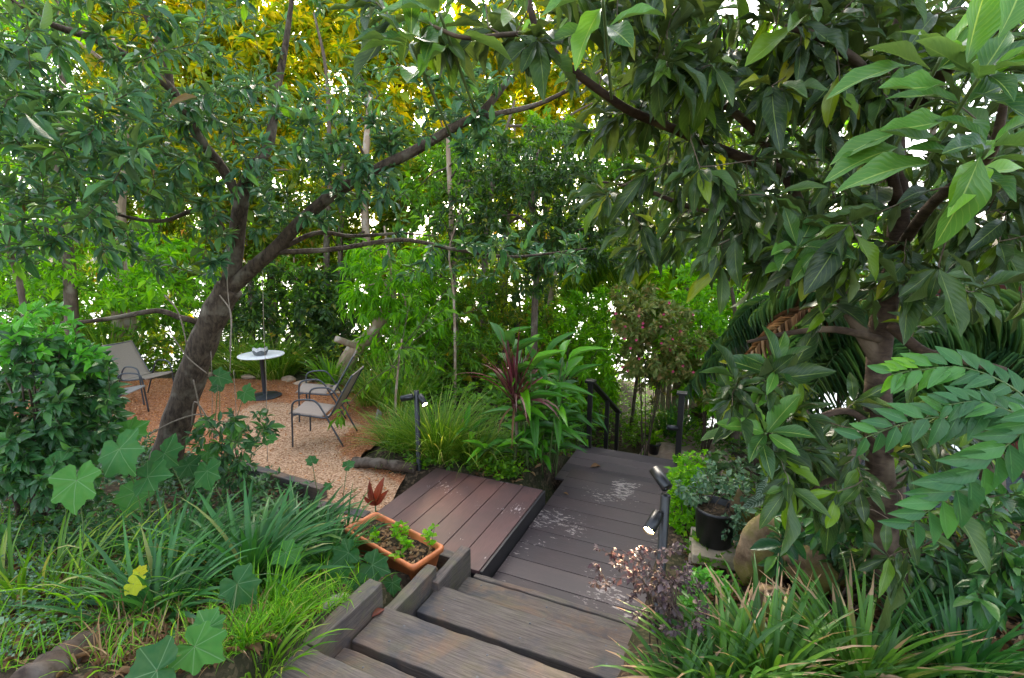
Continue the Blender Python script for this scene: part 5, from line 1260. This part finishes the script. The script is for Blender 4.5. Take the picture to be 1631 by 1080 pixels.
clump('strap_leaf_clump', 'bright thin strap leaves left of the yellow leaf on the bank', gz(150, 960, 2.5), 80, .55, M['l_grass'], .013, 1.15, .3, (.6, 1.6), GB2)
clump('strap_leaf_clump', 'dark strap leaves between the weathered split log and the yellow leaf', gz(250, 985, 2.45), 120, .58, M['l_liriope'], .026, 1.2, .14, (.5, 1.4), GB2)
clump('strap_leaf_clump', 'bright green blades beside the big vine leaf near the steps', gz(420, 985, 2.45), 130, .36, M['l_grass'], .011, 1.1, .18, (.4, 1.4), GB2)
clump('strap_leaf_clump', 'strap leaf clump between the planter trough and the bank', gz(520, 880, 3.3), 90, .5, M['l_liriope'], .025, 1.0, .08, (.5, 1.5), GB2)
clump('strap_leaf_clump', 'small strap leaf tuft arching over the left end of the terracotta trough', gz(548, 860, 3.6), 30, .62, M['l_liriope'], .022, .7, .05, (.7, 1.9), GB2)
clump('strap_leaf_clump', 'dry tipped strap leaf clump at the bottom right corner of the steps', gz(1230, 1090, 2.15), 150, .62, M['l_liriope_tip'], .032, 1.0, .14, (.4, 1.3), GB2)
clump('strap_leaf_clump', 'dry tipped strap leaf clump under the smooth trunk at the bottom right', gz(1370, 1080, 2.15), 140, .62, M['l_liriope_tip'], .031, .95, .14, (.3, 1.2), GB2)
clump('strap_leaf_clump', 'dry tipped strap leaves leaning over the steps from the right', gz(1150, 1110, 2.1), 110, .55, M['l_liriope_tip'], .029, 1.0, .1, (.5, 1.4), GB2)
clump('strap_leaf_clump', 'low dry tipped strap leaves at the very bottom beside the right end of the steps', gz(1085, 1090, 2.05), 70, .4, M['l_liriope_tip'], .026, 1.0, .08, (.5, 1.5), GB2)
clump('strap_leaf_clump', 'dark strap leaf clump at the right bottom edge beyond the trunk', gz(1530, 1060, 2.2), 120, .6, M['l_liriope'], .03, .9, .14, (.3, 1.2), GB2)

# ---------------------------------------------------------------- lobed vine leaves on the bank
def vine(label, leaves, name='lobed_vine', mat='l_lobed', common=False):
    c = P(*leaves[0][:3]); c[2] = float(hz(c[0], c[1]))
    t = thing(name, label, 'vine', c, 0, 'broad lobed vines on the left bank')
    lc = LC(); b = MB()
    for px, py, Y, R_, ang, *nn in leaves:
        p = P(px, py, Y); g = p.copy(); g[2] = float(hz(p[0], p[1])); g[:2] += rng.normal(0, .08, 2)
        if common: g = c + rng.normal(0, .12, 3) * [1, 1, 0]
        d = np.array([math.cos(R(ang)), -.25, math.sin(R(ang))])
        n_ = np.array(nn[0] if nn else (rng.normal(0, .15), -.75, .65))
        d = d - n_ * (d @ n_) / (n_ @ n_)
        lc.add(p, d, n_, R_, R_, rng.uniform(.1, .9))
        m = (p + g) / 2 + rng.normal(0, .03, 3); b.tube(smooth_path([g, m, p], 4), .0035, 5)
    b.build('stems', M['stem_green'], t); f = MB(); lc.into(f, T_LOB); f.build('leaves', M[mat], t)
vine('lobed vine with big shield leaves under the glossy shrub at left', [(122, 765, 2.75, .19, -80), (190, 715, 2.95, .19, -50), (98, 735, 3.0, .12, 160), (215, 785, 3.3, .15, -110), (262, 722, 3.3, .17, -30), (235, 760, 3.0, .15, 20), (330, 750, 3.3, .14, -70), (205, 690, 3.4, .15, 60)])
vine('lobed vine hanging over the left side of the terracotta trough', [(593, 900, 3.0, .13, -15), (625, 928, 3.0, .085, -80), (555, 880, 3.0, .12, -140), (570, 930, 2.9, .0001 + .1, -60), (480, 830, 3.4, .13, -60), (465, 885, 3.1, .12, -10), (540, 905, 2.95, .13, -100)])
ng = near_ground
vine('lobed vine with big leaves at the bottom edge near the steps', [(310, 1030, ng(310, 1030, .2), .13, -10, (.1, -.5, .85)), (250, 1068, ng(250, 1068, .2), .15, 190, (0, -.5, .85)), (378, 930, ng(378, 930, .25), .13, -40), (330, 1000, ng(330, 1000, .2), .1, 100, (0, -.4, .9)), (455, 880, ng(455, 880, .3), .11, -30), (500, 840, ng(500, 840, .3), .12, -120)])
vine('trailing lobed vine over the gravel right of the leaning trunk', [(318, 690, 4.6, .1, 150), (348, 600, 4.5, .12, 0), (390, 625, 4.6, .12, -30), (375, 680, 4.4, .13, -100), (300, 740, 4.2, .14, -60), (350, 615, 4.6, .1, 200), (330, 720, 4.3, .12, -20), (430, 700, 4.3, .07, 20), (395, 705, 4.4, .07, -60)], common=True)
vine('two small heart leaves on a thin stem before the plum platform', [(497, 735, 4.2, .07, 100), (553, 742, 4.2, .07, 60), (520, 775, 4.1, .05, 20)])
vine('yellowing lobed leaf among the strap leaves on the left bank', [(212, 930, near_ground(212, 930, .25), .07, 0), (222, 912, near_ground(222, 912, .25), .045, 60)], mat='l_yellow')

# bulbous things: ginger, cordyline, canna, striped plant
def ginger(label, base, canes, L, spread=.5, h=1.1, mat='l_ginger', wr=.2, name='ginger_plant'):
    base = np.asarray(base); t = thing(name, label, 'plant', base, 0, 'broad leaved ginger clumps')
    b = MB(); lc = LC()
    for k in range(canes):
        a = rng.uniform(0, 6.28); q = rng.uniform(.05, .3)
        s = base + [math.cos(a) * q, math.sin(a) * q, -.02]; e = s + np.array([math.cos(a) * spread * rng.uniform(.2, 1), math.sin(a) * spread * rng.uniform(.2, 1), h * rng.uniform(.6, 1.1)])
        p = smooth_path([s, s * .45 + e * .55 + [0, 0, .15], e], 5); b.tube(p, .011, 6)
        n = rng.integers(6, 10); pl = rng.uniform(0, 6.28)
        for i in range(n):
            tt = .35 + .65 * i / (n - 1); pos = p[int(tt * (len(p) - 1))]; aa = pl + (i % 2) * math.pi + rng.normal(0, .35)
            d = [math.cos(aa), math.sin(aa), rng.uniform(.05, .9) + (.9 if i == n - 1 else 0)]
            lc.add(pos, d, [rng.normal(0, .2), -.3, 1], L * rng.uniform(.6, 1.1), L * wr * rng.uniform(.8, 1.15), rng.uniform(0, 1))
    b.build('canes', M['stem_green'], t); f = MB(); lc.into(f, [leaf_tpl(6, 'ellip', .16, c_, .012, p_) for c_, p_ in ((.15, 0), (.4, 1), (.7, 2))]); f.build('leaves', M[mat], t)
ginger('tall ginger clump with upright broad leaves right of the red cordyline', gz(858, 750, 5.75), 12, .5, .35, 1.5, wr=.22)
ginger('lower ginger clump spilling over the edge of the dark deck', gz(872, 745, 5.8), 9, .34, .4, .6, wr=.24)
ginger('ginger clump at the left of the stair handrail posts', gz(905, 705, 7.0), 7, .36, .3, .8)
ginger('low broad leaved plant at the foot of the red cordyline', gz(810, 752, 5.6), 6, .32, .4, .6)
def cordyline():
    base = gz(818, 752, 5.55); top = P(820, 640, 5.5)
    t = thing('cordyline', 'burgundy cordyline with upright strappy leaves above the ginger', 'plant', base)
    b = MB(); b.tube(smooth_path([base, base * .5 + top * .5 + [.03, 0, 0], top], 5), .02, 8); b.build('stem', M['bark_mid'], t)
    f = MB(); n = 46; q = rng.uniform(0, 1, n); a = rng.uniform(0, 6.28, n)
    blades(f, np.tile(top, (n, 1)) + np.stack([rng.normal(0, .012, n), rng.normal(0, .012, n), rng.uniform(-.12, .08, n)], -1), a, rng.uniform(.55, .95, n), .03 + q * .8, .2 + q ** 3 * 1.9, rng.uniform(.028, .045, n), 7)
    f.build('leaves', M['l_cordyline'], t)
    d = MB(); n = 12; a = rng.uniform(0, 6.28, n)
    blades(d, np.tile(top - [0, 0, .06], (n, 1)), a, rng.uniform(.4, .62, n), np.full(n, 1.5), np.full(n, 1.5), np.full(n, .03), 7, power=.6); d.build('dead_leaves', M['l_dry'], t)
cordyline()
t = thing('canna', 'small red brown leaved canna at the back left of the terracotta trough', 'plant', gz(598, 812, 4.15))
lc = LC(); p = P(598, 806, 4.1)
for d, L in (((-.25, 0, 1), .24), ((.25, .1, 1), .27), ((.5, -.1, .7), .2), ((-.6, 0, .5), .15)): lc.add(p, d, (-.3, -1, .2), L, L * .28, rng.uniform(0, 1))
f = MB(); lc.into(f, [leaf_tpl(6, 'ellip', .1, .15)]); f.build('leaves', M['l_canna'], t)
b = MB(); b.tube([gz(598, 812, 4.15), p], .007, 6); b.build('stem', M['stem_green'], t)
t = thing('striped_leaf_plant', 'low plant with silver striped long leaves behind the black pot', 'plant', gz(1230, 820, 3.7))
lc = LC(); b = MB(); g0 = gz(1230, 830, 3.7)
for k in range(34):
    p = P(rng.uniform(1205, 1310), rng.uniform(740, 840), rng.uniform(3.7, 4.1)); a = rng.uniform(0, 6.28)
    lc.add(p, [math.cos(a), -abs(math.sin(a)) * .6, -.05 + rng.normal(0, .25)], [rng.normal(0, .2), -.6, .8], rng.uniform(.2, .32), rng.uniform(.07, .1), rng.uniform(0, 1)); b.tube(smooth_path([g0 + rng.normal(0, .05, 3) * [1, 1, 0], (g0 + p) / 2 + [0, 0, .08], p], 4), .004, 5)
f = MB(); lc.into(f, [leaf_tpl(6, 'ellip', .12, c_) for c_ in (.1, .3, .5)]); f.build('leaves', M['l_stripe'], t); b.build('stems', M['stem_green'], t)

# ---------------------------------------------------------------- palms
def palm(label, base, top, n, L, mat, dirs=None, droop=.9, leaflet=.42, lw=.017, dead=0, name='palm', tr=1.0):
    base = np.asarray(base); top = np.asarray(top)
    t = thing(name, label, 'palm', base, 0, 'palms')
    b = MB(); b.tube(smooth_path([base, base * .5 + top * .5 + [.03, .02, 0], top], 5), np.linspace(.09, .07, 11) * tr, 10); b.build('trunk', M['bark_mid'], t)
    for k in range(n):
        a = dirs[k % len(dirs)] + rng.normal(0, .1) if dirs else k * 2.4 + rng.normal(0, .2)
        el = rng.uniform(.1, 1.0)
        s = np.linspace(0, 1, 13)[:, None]; h = np.array([math.cos(a), math.sin(a), 0])
        Lk = L * rng.uniform(.8, 1.1)
        pts = top + h * Lk * s * math.cos(el * .8) + np.array([0, 0, 1.0]) * (Lk * s * math.sin(el) - droop * Lk * s ** 2.2)
        r = MB(); r.tube(pts, np.linspace(.014, .003, 13), 6)
        fr = r.build('frond', M['stem_green'], t)
        m = 36; tt = np.linspace(.16, 1, m); idx = tt * 12; i = np.minimum(idx.astype(int), 11); fq = (idx - i)[:, None]
        p = pts[i] * (1 - fq) + pts[i + 1] * fq; d = unit(pts[i + 1] - pts[i])
        side = unit(np.cross(d, [0, 0, 1.0])); lc = LC(); upv = np.cross(side, d)
        for sg in (-1, 1):
            dd = d * .55 + side * sg * .8 - np.array([0, 0, .35]) + rng.normal(0, .05, (m, 3))
            lc.add(p, dd, upv, leaflet * np.sin(np.pi * (tt * .8 + .15)) ** .6 * rng.uniform(.85, 1.1, m), lw, rng.uniform(0, 1, m))
        f = MB(); lc.into(f, [leaf_tpl(5, 'strap', .2, c_) for c_ in (.15, .35, .6)]); lf = f.build('leaflets', mat if k >= dead else M['l_dry'], None); lf.parent = fr
        me = lf.data; co = np.empty(len(me.vertices) * 3, np.float32); me.vertices.foreach_get('co', co); co = co.reshape(-1, 3) - np.array(t.location, np.float32); me.vertices.foreach_set('co', co.ravel()); me.update()
palm('dark palm with arching fronds behind the smooth tan trunk', gz(1440, 700, 4.3), P(1430, 520, 4.3), 11, 1.5, M['l_palm'], [2.6, 3.1, 3.6, 4.2, 2.9, 3.4, .3, 1.2, 5.3, 5.8, 2.2], .75, .45, .017, 2)
palm('small palm with grey green fronds reaching left behind the broad leaves', gz(1290, 640, 6.2), P(1290, 520, 6.2), 9, 1.5, M['l_palm'], [2.7, 3.1, 3.5, 4.0, 2.3, 3.3, .4, 1.4, 5.0], .8, .42, .015)
palm('light green palm in the centre distance with hanging leaflets', gz(1010, 560, 10.8), P(1030, 430, 10.6), 10, 2.2, M['l_palm_pale'], [2.6, 3.0, 3.4, 3.9, 4.6, 5.4, .2, 1.0, 2.9, 3.6], .85, .6, .035, tr=.45)
palm('broad dark palm at the far right edge below the red building', gz(1600, 760, 3.9), P(1560, 560, 4.0), 9, 1.3, M['l_palm'], [2.6, 3.2, 3.8, 4.4, 5.0, 1.8, 3.5, 2.9, 5.6], .8, .5, .026)

# ---------------------------------------------------------------- pinnate sprays nearest the lens at the right
def pinnate(label, pts, n, L, base):
    t = thing('pinnate_spray', label, 'branch', base, 0, 'pinnate leaf sprays at the right edge')
    p = smooth_path([P(*q) for q in pts], 8); b = MB(); b.tube(p, np.linspace(.0035, .0015, len(p)), 6); b.build('stalk', M['stem_green'], t)
    m = len(p); lc = LC(); tt = np.linspace(.06, .97, n) * (m - 1); i = np.minimum(tt.astype(int), m - 2); fq = (tt - i)[:, None]
    q = p[i] * (1 - fq) + p[i + 1] * fq; d = unit(p[i + 1] - p[i])
    view = np.array([0, -.8, .55]); side = unit(np.cross(d, view))
    for sg in (-1, 1):
        off = .5 * (p[1] - p[0]) * (sg > 0)
        dd = d * .75 + side * sg * .8 + rng.normal(0, .07, (n, 3)) - [0, 0, .12]
        nn = view + side * sg * -.35 + rng.normal(0, .12, (n, 3))
        sz = L * (.55 + .45 * np.sin(np.pi * np.linspace(.12, .85, n))) * rng.uniform(.88, 1.1, n)
        lc.add(q + off, dd, nn, sz, sz * .42, np.clip(np.linspace(.25, 1.0, n) + rng.normal(0, .12, n), 0, 1) if label.startswith('top') else rng.uniform(0, .8, n))
    f = MB(); lc.into(f, T_OVA); f.build('leaflets', M['l_curry'], t)
tb = P(1720, 700, 1.5); tb[2] = float(hz(tb[0], tb[1]))
pinnate('topmost pinnate leaf spray at the right edge with a yellow green tip', [(1665, 660, 1.35), (1600, 610, 1.35), (1530, 585, 1.4), (1460, 590, 1.45), (1420, 597, 1.48)], 12, .085, tb)
pinnate('long pinnate leaf spray at right, just under the topmost one', [(1690, 660, 1.3), (1600, 655, 1.3), (1530, 660, 1.32), (1450, 672, 1.35), (1370, 700, 1.4)], 13, .095, tb)
pinnate('large pinnate leaf spray hanging down at the right edge, lowest and nearest', [(1680, 640, 1.15), (1625, 690, 1.18), (1570, 740, 1.2), (1510, 790, 1.22), (1450, 835, 1.25)], 11, .115, tb)
pinnate('short pinnate spray at the right edge with pale tip between the longer ones', [(1680, 690, 1.2), (1620, 660, 1.25), (1560, 640, 1.3), (1510, 645, 1.32)], 9, .07, tb)

# ---------------------------------------------------------------- small plants, grass, litter
def scatter_px(x0, x1, y0, y1, n):
    """points on the ground under a patch of the photo"""
    px = rng.uniform(x0, x1, n); py = rng.uniform(y0, y1, n)
    a = (px - CX) / F; b = -(py - CY) / F
    d = np.stack([a, math.cos(PT) + b * math.sin(PT), -math.sin(PT) + b * math.cos(PT)], -1)
    t = np.full(n, 1.0); live = np.ones(n, bool)
    for _ in range(760):
        p = d * t[:, None] + [0, 0, H]
        live &= p[:, 2] > hz(p[:, 0], p[:, 1])
        if not live.any(): break
        t[live] += .04
    p = d * t[:, None] + [0, 0, H]; p[:, 2] = hz(p[:, 0], p[:, 1])
    return p[~live]
def okbed(p):
    u, v = UV(p[:, 0], p[:, 1])
    stairs = (v > -2.0) & (v < -.3) & (u < 6.7); plat = (v > -3.08) & (v < -1.6) & (u > 3.05) & (u < 4.62)
    trough_ = (v > -2.75) & (v < -1.8) & (u > 2.62) & (u < 3.06)
    return ~stairs & ~plat & ~trough_ & ~inside(p[:, 0], p[:, 1], gp)
def grass_stuff(label, regs, L, mat, wd, name='grass'):
    b = MB(); pp = np.concatenate([scatter_px(*r) for r in regs]); pp = pp[okbed(pp)]; n = len(pp)
    blades(b, pp, rng.uniform(0, 6.28, n), L * rng.uniform(.4, 1.2, n), rng.uniform(.05, .9, n), rng.uniform(.2, 1.6, n), wd * rng.uniform(.6, 1.3, n), 4)
    return tag(b.build(name, mat), label, 'grass', None, 'stuff')
grass_stuff('bright green lawn grass growing along the left bank and kerb stone', [(430, 600, 900, 1010, 420), (380, 500, 960, 1080, 620), (300, 420, 1000, 1080, 200), (-40, 200, 820, 1080, 560), (0, 120, 740, 860, 200), (180, 420, 940, 1080, 240), (440, 560, 960, 1075, 700)], .2, M['l_grass'], .0065)
grass_stuff('dry straw and dead blades on the left bank', [(150, 420, 940, 1080, 500), (0, 300, 800, 950, 200)], .2, M['l_dry'], .006, 'dry_grass')
def litter(label, regs, name='leaf_litter'):
    pp = np.concatenate([scatter_px(*r) for r in regs]); pp = pp[okbed(pp)]; n = len(pp); lc = LC(); a = rng.uniform(0, 6.28, n)
    lc.add(pp + [0, 0, .015], np.stack([np.cos(a), np.sin(a), rng.normal(0, .25, n)], -1), np.stack([rng.normal(0, .5, n), rng.normal(0, .5, n), np.ones(n)], -1), rng.uniform(.03, .11, n), rng.uniform(.015, .045, n), rng.uniform(0, 1, n))
    b = MB(); lc.into(b, [leaf_tpl(4, 'ellip', .25, c_, .06, c_ * 9) for c_ in (.1, .4, -.3)])
    return tag(b.build(name, M['l_dry']), label, 'leaf litter', None, 'stuff')
litter('brown fallen leaves lying on the garden soil', [(1090, 1300, 830, 1010, 800), (1300, 1631, 850, 1080, 900), (760, 960, 700, 790, 500), (0, 480, 730, 1080, 1100), (400, 520, 980, 1080, 260), (1100, 1631, 560, 860, 700), (200, 560, 730, 860, 300)])
def cover(label, regs, mat, L, tpls, k=5, name='ground_cover', hh=.14, wr=.55):
    pp = np.concatenate([scatter_px(*r) for r in regs]); pp = pp[okbed(pp)]; lc = LC(); b = MB()
    for p in pp:
        e = p + np.array([rng.normal(0, .05), rng.normal(0, .05), hh * rng.uniform(.4, 1.2)])
        lc_k = k; pts = np.array([p, (p + e) / 2 + rng.normal(0, .01, 3), e]); on_twig(lc, pts, lc_k, L, wr, 65, .2, .1, 1.0, (0, 1), 2)
    lc.into(b, tpls)
    return tag(b.build(name, mat), label, 'ground cover', None, 'stuff')
cover('small bluish round leaved ground cover at the left edge', [(-30, 150, 790, 1000, 170), (0, 120, 960, 1060, 50)], M['l_silver'], .02, T_SML, 8, hh=.14, wr=.7)
cover('low mixed green ground cover on the left bank', [(0, 480, 720, 900, 650), (-60, 260, 660, 760, 400)], M['l_privet'], .06, T_SML, 5, hh=.2)
cover('low mixed green ground cover in the beds along the deck', [(770, 950, 690, 770, 420), (640, 800, 690, 760, 160), (1090, 1500, 700, 960, 420)], M['l_mid'], .055, T_SML, 5, hh=.16)
cover('green ground cover in the lower garden beyond the deck', [(900, 1240, 600, 720, 800), (560, 900, 620, 680, 300)], M['l_mid'], .09, T_SML, 6, hh=.4)
cover('tangled undergrowth on the slope behind the gravel', [(0, 560, 530, 610, 600), (560, 1000, 520, 640, 600)], M['l_olive'], .12, T_SML, 7, hh=.7)
cover('dark undergrowth under the trees at the right', [(1120, 1660, 560, 800, 600)], M['l_dark'], .12, T_SML, 6, hh=.4)

# hanging strings and thin stems before the gravel
GH = 'thin hanging vine stems over the gravel'
def string(label, pts, r=.003, leaf=None):
    p = smooth_path([P(*q) for q in pts], 6); b = MB(); b.tube(p, r, 5)
    o = b.build('vine_stem', M['twig_dry'], None, False, True, p[-1]); tag(o, label, 'vine', GH)
string('longest hanging vine stem, in front of the white topped table', [(418, 430, 4.6), (420, 520, 4.6), (424, 610, 4.6), (426, 735, 4.55)])
string('pale vine stem hanging down the fork of the leaning tree', [(366, 380, 4.85), (362, 450, 4.85), (368, 520, 4.8), (366, 600, 4.8)], .005)
string('thin stem hanging between the leaning trunk and the table base', [(336, 560, 4.6), (338, 640, 4.6), (336, 740, 4.5)])
string('thin green stem beside the trailing lobed vine', [(372, 590, 4.6), (376, 660, 4.55), (374, 740, 4.5)])
t = thing('weathered_log', 'weathered split log half buried in grass at the bottom left corner', 'log', gz(130, 1050, 2.0))
a_, b_ = gz(40, 1085, 1.75), gz(195, 985, 2.35)
bb = MB(); pts = smooth_path([a_, a_ * .5 + b_ * .5 + [0, 0, .02], b_], 10); bb.tube(pts, np.linspace(.085, .04, len(pts)) * (1 + .1 * np.sin(np.arange(len(pts)) * 1.9)), 14); bb.build('log_body', M['log'], t)
grass_stuff('short grass between the kerb stone, the cheek sleeper and the nearest step', [(380, 470, 1000, 1080, 800)], .16, M['l_grass'], .007)
clump('strap_leaf_clump', 'small tuft at the near end of the lichen kerb stone', P(452, 1035, near_ground(452, 1035, 0)), 34, .24, M['l_grass'], .01, 1.1, .1, (.4, 1.4), GB2)
clump('strap_leaf_clump', 'thin tuft at the bottom edge left of the nearest step', P(410, 1070, near_ground(410, 1070, 0)), 70, .34, M['l_lomandra'], .012, 1.1, .12, (.4, 1.4), GB2)
# fallen leaves on the deck and steps
def fallen(label, px, py, z, L, mat, ang):
    p = G(px, py, z); lc = LC(); lc.add([0, 0, .006], [math.cos(ang), math.sin(ang), .08], [.2, -.2, 1], L, L * .4, .5)
    b = MB(); lc.into(b, [leaf_tpl(5, 'ellip', .2, .15, .05)]); o = b.build('fallen_leaf', mat, None, True); o.location = tuple(float(q) for q in p)
    tag(o, label, 'leaf')
fallen('reddish brown fallen leaf on the left end of the third step', 592, 985, .345, .1, M['l_canna'], .9)
fallen('tiny brown fallen leaf on the dark deck beside the plum platform', 897, 786, -.1, .07, M['l_dry'], -.6)
fallen('curled dry twig like leaf on the lower dark deck section', 940, 745, -.255, .16, M['l_dry'], .3)
# ================================================================== far land, light, camera
# distant wooded shore
pp = []
b = MB(); lc = LC()
n = 5000; x = rng.uniform(-330, 330, n); y = 400 + rng.uniform(0, 120, n)
z = hz(x, y)
lc.add(np.stack([x, y, np.maximum(z, -8) + rng.uniform(0, 12, n)], -1), rng.normal(0, 1, (n, 3)), np.tile([0, -.6, .6], (n, 1)) + rng.normal(0, .3, (n, 3)), rng.uniform(5, 9, n), rng.uniform(4, 7, n), rng.uniform(0, 1, n))
lc.into(b, T_SML); tag(b.build('far_woods', M['l_dark']), 'distant wooded shore beyond the water', 'woods', None, 'stuff')

SUN_AZ, SUN_EL = R(-6), R(32)       # azimuth from +Y towards +X
wd = bpy.data.worlds.new('World'); bpy.context.scene.world = wd; wd.use_nodes = True
nt = wd.node_tree; nt.nodes.clear()
sky = nt.nodes.new('ShaderNodeTexSky'); sky.sky_type = 'NISHITA'; sky.sun_disc = False
sky.sun_elevation = SUN_EL; sky.sun_rotation = SUN_AZ
sky.air_density = 1.0; sky.dust_density = 3.5; sky.ozone_density = .4; sky.altitude = 50
bg = nt.nodes.new('ShaderNodeBackground'); bg.inputs[1].default_value = .15
wo = nt.nodes.new('ShaderNodeOutputWorld')
hs = nt.nodes.new('ShaderNodeHueSaturation'); hs.inputs['Saturation'].default_value = .6
nt.links.new(sky.outputs[0], hs.inputs['Color']); nt.links.new(hs.outputs[0], bg.inputs[0]); nt.links.new(bg.outputs[0], wo.inputs[0])
sl = bpy.data.lights.new('sun', 'SUN'); sl.energy = 1.5; sl.angle = R(24); sl.color = (1, .88, .68)
so = bpy.data.objects.new('sun', sl); C.objects.link(so)
D = Vector((math.sin(SUN_AZ) * math.cos(SUN_EL), math.cos(SUN_AZ) * math.cos(SUN_EL), math.sin(SUN_EL)))
so.rotation_euler = D.to_track_quat('Z', 'Y').to_euler()

cam = bpy.data.cameras.new('camera'); cam.sensor_width = 36; cam.lens = 36 * F / 1631; cam.clip_end = 5000; cam.clip_start = .05
co = bpy.data.objects.new('camera', cam); C.objects.link(co)
co.location = (0, 0, H); co.rotation_euler = (math.pi / 2 - PT, 0, 0)
sc = bpy.context.scene; sc.camera = co
sc.view_settings.view_transform = 'Standard'; sc.view_settings.look = 'None'
sc.view_settings.exposure = 2.8; sc.view_settings.gamma = 1.0
sc.cycles.use_denoising = True
try:
    sc.cycles.denoiser = 'OPENIMAGEDENOISE'; sc.cycles.denoising_input_passes = 'RGB_ALBEDO_NORMAL'
except Exception: pass
sc.cycles.max_bounces = 8; sc.cycles.diffuse_bounces = 4; sc.cycles.glossy_bounces = 3; sc.cycles.transmission_bounces = 4
sc.cycles.sample_clamp_indirect = 6
print('leaves', total, sum(total.values()))
